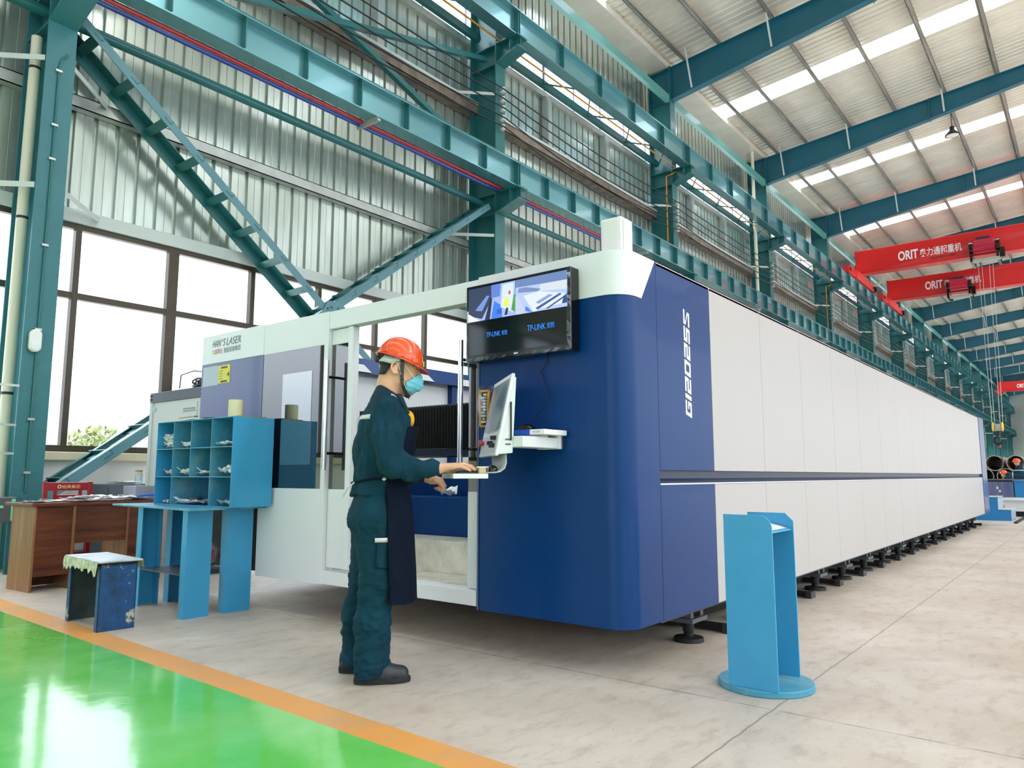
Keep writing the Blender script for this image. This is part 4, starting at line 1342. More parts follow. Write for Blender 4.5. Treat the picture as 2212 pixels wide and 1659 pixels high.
MB().box(2.84, 3.30, 5.26, 6.0, .285, .292).build('lower_shelf', K['cab_dk'], tb)
BX0, BX1, BY0, BY1, BZ0, BZ1 = 2.98, 3.325, 4.98, 6.125, .786, 1.456
rk = thing('pigeonhole_rack', 'sky-blue steel pigeonhole rack with eleven cells on the blue table', 'rack', ((BX0 + BX1) / 2, (BY0 + BY1) / 2, BZ0))
tk = .005
MB().box(BX0, BX1, BY0, BY0 + tk, BZ0, BZ1).build('side_panel', K['cyan'], rk)
MB().box(BX0, BX1, BY1 - tk, BY1, BZ0, BZ1).build('side_panel', K['cyan'], rk)
MB().box(BX0 - .001, BX1 - tk, BY0 + tk, BY1 - tk, BZ1 - tk, BZ1).build('top_panel', K['cyan'], rk)
MB().box(BX0 - .001, BX1 - tk, BY0 + tk, BY1 - tk, BZ0, BZ0 + tk).build('bottom_panel', K['cyan'], rk)
MB().box(BX1 - tk, BX1, BY0 + tk, BY1 - tk, BZ0, BZ1).build('back_panel', K['cyan'], rk)
YD = [BY1 - (BY1 - BY0) * f for f in (0, .239, .479, .742, 1)]
ZS = [BZ0, BZ0 + .223, BZ0 + .447, BZ1]
for k in (1, 2):
    MB().box(BX0 - .002, BX1 - tk, BY0 + tk, BY1 - tk, ZS[k] - .003, ZS[k] + .003).build('shelf', K['cyan_worn'], rk)
for k in (1, 2, 3):
    MB().box(BX0 - .001, BX1 - tk, YD[k] - .003, YD[k] + .003, ZS[0] if k != 2 else ZS[1], BZ1).build('divider', K['cyan_worn'], rk)
def cell(c, r_):
    return (BX0 + .15, (YD[c] + YD[c + 1]) / 2, ZS[r_] + .004)
def fill(c, r_, n, wd, dp, cu, cr, txt, mt='paper'):
    x, y, z = cell(c, r_)
    for k in range(n):
        sheet_paper((x - .02 + R.random() * .03, y + (R.random() - .5) * .02, z + k * (.007 if n > 8 else .006)), dp, wd, R.random() * .2 - .1, cu, txt, 'papers in the pigeonholes', mt, crumple=cr)
fill(0, 2, 14, .18, .22, .035, .02, 'white paper in the tall crumpled heap of the top pigeonhole by the desk')
fill(1, 2, 5, .17, .20, .02, .018, 'white paper in the low heap of the second top pigeonhole')
fill(3, 2, 2, .22, .25, .02, .02, 'white paper in the top pigeonhole by the rack side')
fill(1, 1, 2, .2, .24, .06, .02, 'folded white paper in the second middle pigeonhole')
fill(2, 1, 2, .22, .24, .05, .02, 'white paper in the third middle pigeonhole')
fill(3, 1, 3, .18, .22, .05, .04, 'crumpled white paper in the middle pigeonhole by the rack side')
fill(0, 1, 2, .16, .2, .03, .03, 'pink paper in the middle pigeonhole by the desk', 'paper_p')
fill(0, 0, 2, .16, .2, .02, .02, 'pink paper in the bottom pigeonhole by the desk', 'paper_p')
x, y, z = cell(1, 0)
for k, (dy, wd) in enumerate(((-.06, .30), (-.16, .28), (-.10, .34))):
    sheet_paper((BX0 + .14, YD[1] - .12 + dy, z + .006 * k), .26, wd, .1 * k, .03, 'white paper in the wide bottom pigeonhole under the black tape roll', 'papers in the pigeonholes', crumple=.02)
fill(3, 0, 2, .2, .2, .03, .03, 'greyish paper in the bottom pigeonhole by the rack side', 'paper_g') if 'paper_g' in K else None
def roll(c, r0, r1, h, name, lab, mt, axis=(0, 0, 1)):
    t = thing(name, lab, 'tape', c)
    MB().lathe([(r0, 0), (r1, 0), (r1, h), (r0, h), (r0, 0)], c, 22, axis).build('roll', K[mt], t, True)
    return t
roll((BX0 + .07, YD[1] - .27, ZS[0] + .035), .028, .045, .03, 'tape_roll', 'black roll of tape in the wide bottom pigeonhole', 'grey_black')
K['roll'] = M('cream_roll', (228, 220, 176), .6)
t = thing('paper_roll', 'cream paper roll standing on top of the pigeonhole rack', 'roll', (3.13, 5.12, BZ1))
MB().lathe([(0, 0), (.052, 0), (.053, .004), (.053, .135), (.05, .138), (.02, .138), (.02, .13), (0, .13)], (3.10, 5.16, BZ1 + .0005), 28).build('body', K['roll'], t, True)
t = thing('clipboard', 'thin wooden board lying on top of the rack near its side', 'board', (3.17, 5.02, BZ1))
MB().obox((3.18, 5.10, BZ1 + .0065), (.11, -.02, 0), (.012, .06, 0), (0, 0, .006)).build('board', M('board_wood', (160, 134, 78), .6), t)
t = thing('brass_clip', 'brass and white clip bar on top of the rack towards the desk', 'clip', (3.05, 5.85, BZ1))
MB().bar((3.03, 5.86, BZ1 + .012), (3.04, 5.64, BZ1 + .02), .03, .012).build('white_bar', K['paper'], t)
MB().bar((3.035, 5.86, BZ1 + .026), (3.045, 5.64, BZ1 + .034), .035, .01).build('brass_bar', M('brass', (160, 138, 84), .35, .6), t)
roll((3.08, 5.50, BZ1 + .0005), .03, .05, .018, 'tape_roll', 'dark flat roll of tape on top of the rack', 'grey_black')
t = thing('plastic_bag', 'crumpled grey plastic bag with red print under the blue table', 'bag', (3.2, 5.6, .3))
g = []
for i in range(9):
    row = []
    for j in range(13):
        a, b = PI * i / 8, 2 * PI * j / 12
        rr_ = .07 + .018 * mnoise.noise(Vector((i * .9, math.cos(b) * 2, math.sin(b) * 2)))
        row.append((3.17 + rr_ * math.sin(a) * math.cos(b), 5.55 + rr_ * 1.5 * math.sin(a) * math.sin(b), .405 + rr_ * 1.2 * math.cos(a)))
    g.append(row)
MB().sheet(g).build('film', M('bag_print', (150, 150, 150), .4, rgb2=(190, 50, 50), vs=9, vpos=(.45, .55)), t, True)

# ------------------------------------------------------------------ battered stool
pl = M('chipped_blue_paint', (14, 84, 142), .5, vs=5)
nt = pl.node_tree
N_, L_ = nt.nodes.new, nt.links.new
tc = N_('ShaderNodeTexCoord')
cols = nt.nodes['Principled BSDF'].inputs['Base Color']
z1 = N_('ShaderNodeTexNoise')
z1.inputs['Scale'].default_value = 9
z1.inputs['Detail'].default_value = 8
z1.inputs['Roughness'].default_value = .75
L_(tc.outputs['Object'], z1.inputs['Vector'])
r1 = N_('ShaderNodeValToRGB')
e = r1.color_ramp.elements
e[0].position, e[0].color = .30, lin((8, 44, 62))
e[1].position, e[1].color = .50, lin((10, 70, 122))
for pos, c in ((.60, (10, 74, 128)), (.612, (172, 174, 150)), (.80, (190, 190, 172))):
    q = e.new(pos)
    q.color = lin(c)
L_(z1.outputs['Fac'], r1.inputs['Fac'])
L_(r1.outputs['Color'], cols)
K['chip'] = pl
K['torn'] = M('torn_tape', (206, 206, 178), .6, rgb2=(150, 146, 96), vs=22, vpos=(.42, .68), bump=.5, bs=30)
K['stool_top'] = M('worn_steel_top', (196, 204, 212), .35, .3, rgb2=(152, 160, 164), vs=9, vpos=(.4, .7))
sf = frame((2.21, 5.21), -4)
sb = thing('metal_stool', 'battered blue sheet-metal stool with torn tape round its top', 'stool', sf(.13, .3, 0))
fbox(MB(), sf, 0, .235, 0, .008, 0, .43).build('end_plate', K['chip'], sb)
fbox(MB(), sf, 0, .235, .60, .608, 0, .43).build('end_plate', M('dark_green_paint', (30, 46, 48), .6, rgb2=(52, 70, 66), vs=9), sb)  # far end plate darker and greener than the near one
fbox(MB(), sf, 0, .006, .0, .05, 0, .43).build('edge_flange', K['chip'], sb)
fbox(MB(), sf, 0, .006, .56, .608, 0, .43).build('edge_flange', K['chip'], sb)
fbox(MB(), sf, .229, .235, .0, .05, 0, .43).build('edge_flange', K['chip'], sb)
fbox(MB(), sf, -.02, .262, -.02, .64, .443, .456).build('seat', K['stool_top'], sb, bevel=.004)
m = MB()
rr = random.Random(5)
for face, n in ((0, 30), (1, 16)):
    top, bot = [], []
    for k in range(n + 1):
        u = k / n
        if face == 0:
            p = sf(-.022 - .004 * rr.random(), -.02 + .66 * u, .45)
            q = sf(-.026 - .012 * rr.random(), -.02 + .66 * u, .40 - .05 * rr.random() ** 2)
        else:
            p = sf(.264, -.02 + .3 * u, .45)
            q = sf(.270 + .008 * rr.random(), -.02 + .3 * u, .41 - .03 * rr.random())
        top.append(p)
        bot.append(q)
    m.sheet([top, [(a + b) / 2 + V(-.006 * rr.random(), 0, 0) for a, b in zip(top, bot)], bot])
m.build('torn_edge', K['torn'], sb, True)
fbox(MB(), sf, .0, .235, .0, .608, .42, .443).build('under_frame', K['dark'], sb)

# ------------------------------------------------------------------ sky-blue instruction stand
sd = thing('instruction_stand', 'sky-blue steel stand of two upright plates on a round base before the machine side', 'stand', (3.72, 1.355, 0))
MB().lathe([(0, 0), (.222, 0), (.226, .004), (.226, .026), (.222, .03), (0, .03)], (3.715, 1.355, 0), 64).build('base', K['cyan_worn'], sd, True)
def up(x0, x1, nm, y0, y1):
    pr = [(y0, .03), (y1, .03), (y1, .832), (y0 + .05, .832), (y0 + .025, .822), (y0 + .006, .80), (y0, .775)] if nm == 'front_plate' else [(y0, .03), (y1, .03), (y1, .83), (y0 + .04, .83), (y0, .79)]
    MB().prism(pr, (0, 1, 0), (0, 0, 1), ((x0, 0, 0), (x1 - x0, 0, 0))).build(nm, K['cyan'], sd, bevel=.001)
up(3.515, 3.525, 'front_plate', 1.226, 1.462)
up(3.855, 3.865, 'rear_plate', 1.235, 1.47)
MB().hexa([(3.525, 1.245, .745), (3.855, 1.245, .745), (3.855, 1.44, .79), (3.525, 1.44, .79), (3.525, 1.245, .751), (3.855, 1.245, .751), (3.855, 1.44, .796), (3.525, 1.44, .796)]).build('sloping_shelf', K['cyan'], sd)
MB().hexa([(3.54, 1.262, .7565), (3.84, 1.262, .7565), (3.84, 1.43, .7955), (3.54, 1.43, .7955), (3.54, 1.262, .7575), (3.84, 1.262, .7575), (3.84, 1.43, .7965), (3.54, 1.43, .7965)]).build('instruction_sheet', M('pinkish_print', (238, 236, 238), .5, rgb2=(228, 150, 160), vs=10, vpos=(.5, .62)), sd)
m = MB()
m.tube([(3.525, 1.23, .034), (3.525, 1.46, .034)], .005, 6).tube([(3.868, 1.235, .034), (3.868, 1.47, .034)], .005, 6)
m.build('weld_bead', K['cyan_worn'], sd)
# ================================================================== red bridge cranes
def crane(x, hy, serial, lab, dup_from=None):
    t = thing('bridge_crane', lab, 'crane', (x, 8.65, 10.45))
    w = .26
    MB().box(x - w, x + w, -13, 8.7, 10.97, 12.10).build('girder', K['red_crane'], t, bevel=.02)
    MB().box(x - w - .03, x + w + .03, -13, 8.7, 10.93, 10.97).build('lower_flange', K['red_crane'], t)
    MB().box(x - w - .02, x + w + .02, 8.62, 8.72, 10.95, 12.12).build('end_plate', K['red_crane'], t)
    e = MB().box(x - 2.55, x + 2.55, 8.50, 8.80, 10.58, 10.90).hexa([(x - 1.2, 8.47, 10.55), (x + 1.2, 8.47, 10.55), (x + 1.2, 8.83, 10.55), (x - 1.2, 8.83, 10.55), (x - 1.2, 8.47, 10.97), (x + 1.2, 8.47, 10.97), (x + 1.2, 8.83, 10.97), (x - 1.2, 8.83, 10.97)])
    e = e.build('end_truck', K['red_crane'], t, bevel=.02)
    for sx in (-2.3, 2.3):
        MB().lathe([(0, -.06), (.13, -.06), (.13, .06), (0, .06)], (x + sx, 8.65, 10.585), 18, (0, 1, 0)).build('wheel', K['dark'], e, True)
        MB().lathe([(0, 0), (.09, 0), (.09, .02), (0, .03)], (x + sx, 8.49, 10.74), 16, (0, -1, 0)).build('hub_cap', K['black'], e, True)
    MB().box(x + 2.5, x + 2.75, 8.42, 8.7, 10.55, 10.85).build('drive_motor', K['gloss_black'], t, bevel=.02)
    MB().bar((x + 2.6, 8.5, 10.9), (x + 2.6, 8.1, 11.15), .12, .08).build('bracket_arm', K['steel'], t)
    f = x - w - .004
    MB().text('ORIT', (f, 6.80, 11.28), (0, -1, 0), (0, 0, 1), .46, .86, bold=.03, depth=.004).build('lettering', K['white_t'], t)
    MB().text('奥力通起重机', (f, 5.88, 11.30), (0, -1, 0), (0, 0, 1), .40, 1.72, bold=.012, depth=.004).build('lettering', K['white_t'], t)
    MB().text(serial, (f, 5.50, 11.09), (0, -1, 0), (0, 0, 1), .13, 1.1, depth=.004).build('serial_number', K['black_t'], t)
    # hoist trolley hanging on the near side of the girder
    hx = x - .62
    a, b = hy + .6, hy - .6
    MB().lathe([(0, -.42), (.26, -.42), (.26, .42), (0, .42)], (hx, hy, 11.22), 24, (0, 1, 0)).build('hoist_drum', K['crimson'], t, True)
    MB().box(hx - .30, hx + .25, hy - .40, hy + .40, 11.22, 11.52).build('hoist_hood', K['crimson'], t, bevel=.03)
    for sy in (-.53, .50):
        MB().lathe([(0, -.07), (.30, -.07), (.30, .07), (0, .07)], (hx, hy + sy, 11.20), 16, (0, 1, 0)).build('drum_flange', K['gloss_black'], t, True)
    MB().box(hx - .1, hx + .2, hy - .25, hy + .30, 11.50, 11.68).build('motor', K['grey_black'], t, bevel=.03)
    for sy in (-.5, .5):
        MB().box(hx - .25, hx + 1.15, hy + sy - .05, hy + sy + .05, 10.55, 10.92).build('trolley_frame', K['gloss_black'], t)
    MB().box(hx - .3, hx - .1, hy - .60, hy + .42, 10.50, 10.62).build('trolley_bar', K['steel'], t)
    MB().box(hx - .35, hx - .05, hy - .78, hy - .58, 10.56, 11.0).build('gearbox', K['gloss_black'], t, bevel=.02)
    return t, hx
c1, hx1 = crane(38.9, 3.26, 'TBJ2350119001', 'red bridge crane with hoist, the nearer of the two lettered cranes')
c2, hx2 = crane(46.0, 5.15, 'TBJ2350119002', 'red bridge crane behind the nearer one, its hoist hiding part of the lettering')
copy_tree(c1, (66, 0, 0), 'red bridge crane far away at the end of the hall')

# hook block with chain below the first hoist
hk = thing('crane_hook', 'yellow hook block with black hook and chains hanging over the steel plates', 'hook', (38.28, 3.3, 2.5))
hy, hz = 3.30, 3.02
for sy in (-.20, -.1, .1, .20):
    MB().tube([(38.28, 3.26 + sy * 1.4, 10.6), (38.28, hy + sy, hz + .22)], .010, 6).build('wire_rope', K['steel'], hk)
for sy in (-.17, .17):
    MB().lathe([(0, -.04), (.16, -.04), (.20, -.01), (.20, .01), (.16, .04), (0, .04)], (38.28, hy + sy, hz + .1), 24, (0, 1, 0)).build('sheave_cover', K['hookyel'], hk, True)
MB().box(38.2, 38.36, hy - .12, hy + .12, hz - .08, hz + .22).build('block_body', K['steel'], hk, bevel=.01)
MB().tube([(38.28, hy, hz - .05), (38.28, hy, hz - .25), (38.28, hy + .06, hz - .33), (38.28, hy + .15, hz - .42), (38.28, hy + .15, hz - .55), (38.28, hy + .02, hz - .66), (38.28, hy - .12, hz - .58), (38.28, hy - .16, hz - .46)], [.05, .05, .05, .06, .07, .075, .05, .02], 12).build('hook', K['black'], hk, True)
MB().tube([(38.28, hy + .0, hz - .62), (38.28, hy - .03, hz - .8)], .04, 10).build('shackle', M('red_shackle', (190, 40, 50), .4), hk)
n = 0
def chain(y0, y1, z0, z1):
    m = MB()
    k = int((z0 - z1) / .075)
    for i in range(k):
        z = z0 - (z0 - z1) * (i + .5) / k
        y = y0 + (y1 - y0) * (i + .5) / k
        dd = (1, 0, 0) if i % 2 else (0, 1, 0)
        pts = [Vector((38.28, y, z)) + Vector(dd) * .026 * math.cos(a) + Vector((0, 0, .05 * math.sin(a))) for a in [2 * PI * j / 10 for j in range(11)]]
        m.tube(pts, .009, 5)
    return m.build('chain', K['dark'], hk, True)
chain(hy - .03, hy - .05, hz - .8, hz - 1.25)
chain(hy - .05, hy + .04, hz - 1.25, .55)
chain(hy - .05, hy - .22, hz - 1.25, .75)

# ------------------------------------------------------------------ beyond the machine
stp = thing('step_platform', 'sky-blue two-step steel platform at the far end of the machine', 'steps', (20.3, 2.0, 0))
K['step_blue'] = M('step_blue', (36, 128, 190), .4)
MB().prism([(1.62, 0), (2.6, 0), (2.6, .525), (1.86, .525), (1.86, .245), (1.62, .245)], (0, 1, 0), (0, 0, 1), ((20.2, 0, 0), (1.1, 0, 0))).build('body', K['step_blue'], stp)
for y0, y1, z in ((1.60, 1.86, .245), (1.84, 2.6, .525)):
    MB().box(20.19, 21.3, y0, y1, z, z + .012).build('tread', K['plate'], stp)
m = MB()
for k in range(9):
    m.box(20.22, 21.28, 1.612, 1.62, .03 + k * .024, .042 + k * .024)
    m.box(20.22, 21.28, 1.852, 1.86, .27 + k * .028, .284 + k * .028)
m.build('slotted_riser', K['porcelain'], stp)
tag(MB().box(19.15, 21.9, 1.44, 1.50, 0, .035).build('floor_rail', K['dark']), 'black rail lying on the floor before the blue steps', 'rail')
bd = thing('exchange_bed', 'long pale grey cutting bed beyond the blue steps', 'bed', (25, 1.5, 0))
MB().box(22.3, 34, .2, 1.98, .40, .475).build('top_edge', K['white_m'], bd)
MB().box(22.4, 34, .25, 1.93, .13, .40).build('body', K['white_m'], bd)
MB().box(22.5, 34, .35, 1.85, 0, .13).build('plinth', K['black'], bd)
pt = thing('steel_block', 'blue-grey streaked steel box with chalk marks, resting beyond the machine end', 'block', (22.6, 2.0, .478))
MB().box(22.35, 31, 1.70, 3.2, .478, .86).build('body', M('streaked_steel', (84, 96, 136), .4, .2, rgb2=(120, 124, 150), vs=3, stretch=(1, 4, .4)), pt)
MB().box(22.345, 22.35, 2.02, 2.06, .68, .74).box(22.345, 22.35, 1.97, 2.01, .60, .66).build('chalk_mark', K['porcelain'], pt)
MB().box(22.4, 31, 1.72, 3.15, .86, .90).build('slat_deck', K['dark'], pt)
bb = thing('blue_crate', 'plain sky-blue steel crate beside the streaked steel box', 'crate', (22.6, 1.2, .478))
MB().box(22.35, 24.2, .6, 1.68, .478, .87).build('body', K['step_blue'], bb, bevel=.005)
MB().box(22.33, 24.22, .58, 1.70, .87, .89).build('lid', K['step_blue'], bb)
# pile of big pipes
pr = .37
pk = 0
for row, (z, ys) in enumerate(((.37, (4.71, 3.87, 3.03, 2.19)), (.985, (4.29, 3.45, 2.61)), (1.60, (3.87, 3.03)))):
    for j, y in enumerate(ys):
        lab = '%s steel pipe from the machine in the %s row of the pile' % (ORD[j], ['bottom', 'middle', 'top'][row])
        t = thing('steel_pipe', lab, 'pipe', (42, y, z), 0, 'pile of large steel pipes')
        x0, x1, n = 42.0, 53.0, 28
        m = MB()
        pts = []
        for x, r_ in ((x0, pr - .035), (x0, pr), (x1, pr), (x1, pr - .035), (x0, pr - .035)):
            pts.append([(x, y + r_ * math.cos(2 * PI * k / n), z + r_ * math.sin(2 * PI * k / n)) for k in range(n + 1)])
        m.sheet(pts)
        m.build('tube', K['pipe_dark'] if row < 2 else K['pipe_top'], t, True) if 'pipe_top' in K else m.build('tube', K['pipe_dark'], t, True)
        MB().sheet([[(x0 - .004, y + r_ * math.cos(2 * PI * k / n), z + r_ * math.sin(2 * PI * k / n)) for k in range(n + 1)] for r_ in (pr - .03, pr)]).build('cut_rim', K['steel'], t)

sheet_paper((4.28, 4.02, .855), .09, .12, .5, .09, 'small crumpled white paper scrap on the blue ledge inside the doorway', None, crumple=.03, name='paper_scrap')
# ================================================================== people: solid shapes sculpted as distance fields, skinned with surface nets
def smin(a, b, k):
    h = np.clip(.5 + .5 * (b - a) / k, 0, 1)
    return b * (1 - h) + a * h - k * h * (1 - h)
class Field:
    def __init__(s, lo, hi, h):
        s.h, s.lo = h, np.array(lo, float)
        n = np.ceil((np.array(hi) - s.lo) / h).astype(int) + 1
        s.ax = [s.lo[i] + h * np.arange(n[i]) for i in range(3)]
        s.d = np.full(n, .08, np.float32)
    def sub(s, lo, hi):
        sl = []
        for i in range(3):
            a = max(0, int((lo[i] - s.lo[i]) / s.h) - 1)
            b = min(len(s.ax[i]), int((hi[i] - s.lo[i]) / s.h) + 3)
            sl.append(slice(a, max(a + 1, b)))
        return tuple(sl), np.meshgrid(*[s.ax[i][sl[i]] for i in range(3)], indexing='ij')
    def put(s, lo, hi, fn, k):
        pad = k + .03
        sl, g = s.sub([v - pad for v in lo], [v + pad for v in hi])
        v = fn(*g).astype(np.float32)
        s.d[sl] = smin(s.d[sl], v, k) if k > 0 else np.minimum(s.d[sl], v)
        return s
    def cap(s, a, b, ra, rb, k=.02):
        a, b = np.array(a, float), np.array(b, float)
        r = max(ra, rb)
        def fn(x, y, z):
            p = np.stack([x - a[0], y - a[1], z - a[2]])
            ba = b - a
            t = np.clip((p[0] * ba[0] + p[1] * ba[1] + p[2] * ba[2]) / (ba @ ba + 1e-9), 0, 1)
            return np.sqrt((p[0] - ba[0] * t) ** 2 + (p[1] - ba[1] * t) ** 2 + (p[2] - ba[2] * t) ** 2) - (ra + (rb - ra) * t)
        return s.put(np.minimum(a, b) - r, np.maximum(a, b) + r, fn, k)
    def chain(s, pts, rs, k=.02):
        for i in range(len(pts) - 1):
            s.cap(pts[i], pts[i + 1], rs[i], rs[i + 1], k)
        return s
    def ell(s, c, r, k=.02, tilt=0.):
        c, r = np.array(c, float), np.array(r, float)
        ct, st = math.cos(tilt), math.sin(tilt)
        m = max(r)
        def fn(x, y, z):
            X, Y, Z = x - c[0], y - c[1], z - c[2]
            X, Z = X * ct + Z * st, -X * st + Z * ct
            q = np.sqrt((X / r[0]) ** 2 + (Y / r[1]) ** 2 + (Z / r[2]) ** 2) + 1e-6
            g = np.sqrt((X / r[0] ** 2) ** 2 + (Y / r[1] ** 2) ** 2 + (Z / r[2] ** 2) ** 2) + 1e-6
            return q * (q - 1) / g
        return s.put(c - m, c + m, fn, k)
    def stack(s, prof, k=.02, pw=2.4):
        """prof rows: z, centre f, centre l, half depth, half width"""
        P_ = np.array(prof, float)
        o = np.argsort(P_[:, 0])
        P_ = P_[o]
        def fn(x, y, z):
            zz = z[0, 0, :]
            c = [np.interp(zz, P_[:, 0], P_[:, j])[None, None, :] for j in range(1, 5)]
            q = (np.abs((x - c[0]) / c[2]) ** pw + np.abs((y - c[1]) / c[3]) ** pw) ** (1 / pw)
            d = (q - 1) * np.minimum(c[2], c[3]) * 1.0
            return np.maximum(d, np.maximum(P_[0, 0] - z, z - P_[-1, 0]))
        return s.put((min(P_[:, 1] - P_[:, 3]), min(P_[:, 2] - P_[:, 4]), P_[0, 0]), (max(P_[:, 1] + P_[:, 3]), max(P_[:, 2] + P_[:, 4]), P_[-1, 0]), fn, k)
    def mesh(s):
        d = s.d.copy()
        for ax in range(3):                       # keep the skin closed at the box sides
            i0 = [slice(None)] * 3
            i0[ax] = 0
            d[tuple(i0)] = np.maximum(d[tuple(i0)], .001)
            i0[ax] = -1
            d[tuple(i0)] = np.maximum(d[tuple(i0)], .001)
        ins = d < 0
        n = np.array(d.shape)
        cell = np.zeros(n - 1, np.int8)
        for dx in (0, 1):
            for dy in (0, 1):
                for dz in (0, 1):
                    cell += ins[dx:n[0] - 1 + dx, dy:n[1] - 1 + dy, dz:n[2] - 1 + dz]
        act = np.argwhere((cell > 0) & (cell < 8))
        idx = -np.ones(n - 1, np.int64)
        idx[tuple(act.T)] = np.arange(len(act))
        pos = np.zeros((len(act), 3))
        cnt = np.zeros(len(act))
        for ax in range(3):
            for u in (0, 1):
                for v in (0, 1):
                    o1 = np.zeros(3, int)
                    oth = [i for i in range(3) if i != ax]
                    o1[oth[0]], o1[oth[1]] = u, v
                    o2 = o1.copy()
                    o2[ax] = 1
                    a = d[tuple((act + o1).T)]
                    b = d[tuple((act + o2).T)]
                    m = (a < 0) != (b < 0)
                    t = np.where(m, a / (a - b + 1e-12), 0)
                    p = o1[None, :].repeat(len(act), 0).astype(float)
                    p[:, ax] += t
                    pos[m] += p[m]
                    cnt[m] += 1
        pos = (act + pos / np.maximum(cnt, 1)[:, None]) * s.h + s.lo
        faces = []
        for ax in range(3):
            sl0 = [slice(1, -1)] * 3
            sl0[ax] = slice(0, -1)
            sl1 = [slice(1, -1)] * 3
            sl1[ax] = slice(1, None)
            a, b = ins[tuple(sl0)], ins[tuple(sl1)]
            e = np.argwhere(a != b)
            fl = a[tuple(e.T)]
            base = e.copy()
            for i in range(3):
                if i != ax:
                    base[:, i] += 1
            o = [i for i in range(3) if i != ax]
            q = []
            for (u, v) in ((0, 0), (1, 0), (1, 1), (0, 1)):
                c = base.copy()
                c[:, o[0]] -= u
                c[:, o[1]] -= v
                q.append(idx[tuple(c.T)])
            q = np.stack(q, 1)
            flip = fl if ax != 1 else ~fl
            q[flip] = q[flip][:, ::-1]
            faces.append(q)
        return pos, np.concatenate(faces)
    def shell(s, other, fn):
        """this field = other pushed by fn(d, x, y, z)"""
        g = np.meshgrid(*s.ax, indexing='ij', sparse=True)
        s.d = fn(other.d, *g).astype(np.float32)
        return s
    def like(s):
        f = Field.__new__(Field)
        f.h, f.lo, f.ax, f.d = s.h, s.lo, s.ax, np.full_like(s.d, .08)
        return f
def skin(field, name, mat, parent, xf, disp=None, smooth=2):
    pos, fc = field.mesh()
    if smooth:                                    # light Laplacian smoothing against stair steps
        e = np.concatenate([fc[:, [0, 1]], fc[:, [1, 2]], fc[:, [2, 3]], fc[:, [3, 0]]])
        for _ in range(smooth):
            acc = np.zeros_like(pos)
            c = np.zeros(len(pos))
            np.add.at(acc, e[:, 0], pos[e[:, 1]])
            np.add.at(acc, e[:, 1], pos[e[:, 0]])
            np.add.at(c, e[:, 0], 1)
            np.add.at(c, e[:, 1], 1)
            pos = pos * .5 + .5 * acc / np.maximum(c, 1)[:, None]
    if disp is not None:
        me = bpy.data.meshes.new('tmp')
        me.from_pydata(pos.tolist(), [], fc.tolist())
        nm = np.zeros(len(pos) * 3, np.float32)
        me.vertex_normals.foreach_get('vector', nm)
        nm = nm.reshape(-1, 3)
        dd = np.array([disp(*p) for p in pos])
        pos = pos + nm * dd[:, None]
        bpy.data.meshes.remove(me)
    m = MB()
    m.v = [tuple(xf(*p)) for p in pos]
    m.f = [tuple(f) for f in fc.tolist()]
    m.mi = [0] * len(m.f)
    return m.build(name, K[mat] if isinstance(mat, str) else mat, parent, True, sharp=180)

# ------------------------------------------------------------------ the operator at the console: f forward, l to his own left, z up
wk = thing('person', 'standing worker in orange helmet, face mask, teal overalls and dark apron typing at the console', 'person', PO)
def wrinkle(sc, amp, st):
    def fn(f, l, z):
        return amp * (mnoise.noise(Vector((f * sc * st[0], l * sc * st[1], z * sc * st[2]))) + .5 * mnoise.noise(Vector((f * sc * 2.1 * st[0] + 5, l * sc * 2.1 * st[1], z * sc * 2.1 * st[2]))))
    return fn
H_ = .0045
B = Field((-.20, -.34, 0.0), (.62, .34, 1.76), H_)
SR, SL = (.085, -.182, 1.350), (.085, .182, 1.350)
ER, EL = (.105, -.255, 1.075), (.11, .245, 1.075)
WR, WL = (.345, -.165, 1.052), (.335, .10, 1.002)
# head and neck
HC = (.150, 0, 1.625)
B.ell((.140, 0, 1.635), (.098, .076, .105), .02, .18)
B.ell((.172, 0, 1.555), (.074, .060, .105), .03, .10)
B.cap((.200, 0, 1.478), (.208, 0, 1.468), .026, .024, .03)
B.cap((.150, .046, 1.52), (.150, -.046, 1.52), .024, .024, .03)
B.cap((.252, 0, 1.575), (.262, 0, 1.545), .010, .013, .014)            # nose
B.cap((.238, .030, 1.603), (.238, -.030, 1.603), .011, .011, .014)     # brow
B.chain([(.108, 0, 1.57), (.095, 0, 1.50), (.085, 0, 1.40)], [.060, .056, .066], .03)
for sg in (-1, 1):
    B.ell((.126, sg * .078, 1.580), (.017, .006, .027), .006, -.2)     # ears
    B.chain([(.138, sg * .080, 1.556), (.120, sg * .084, 1.553), (.106, sg * .087, 1.574), (.105, sg * .089, 1.596), (.117, sg * .089, 1.613), (.134, sg * .085, 1.612), (.141, sg * .081, 1.598)], [.0065, .006, .0055, .0055, .0055, .005, .005], .004)
    B.cap((.216, sg * .046, 1.588), (.236, sg * .020, 1.587), .0125, .010, .008)     # eye sockets and lids
# torso, legs and arms under the clothes
B.stack([(.88, .05, 0, .085, .125), (1.0, .055, 0, .085, .125), (1.2, .06, 0, .095, .14), (1.36, .07, 0, .075, .14), (1.42, .08, 0, .05, .08)], .02)
for S, E, Wp in ((SR, ER, WR), (SL, EL, WL)):
    B.chain([S, E], [.034, .034], .02)
    B.chain([E, tuple(np.array(E) * .35 + np.array(Wp) * .65), Wp], [.041, .033, .026], .02)
for sg, kn, an in ((-1, (.085, -.10, .49), (.03, -.105, .09)), (1, (.035, .11, .49), (-.055, .12, .09))):
    B.chain([(.06, sg * .085, .90), kn, an], [.070, .052, .040], .02)
    B.cap(an, (an[0] + .13, an[1], .045), .038, .032, .02)
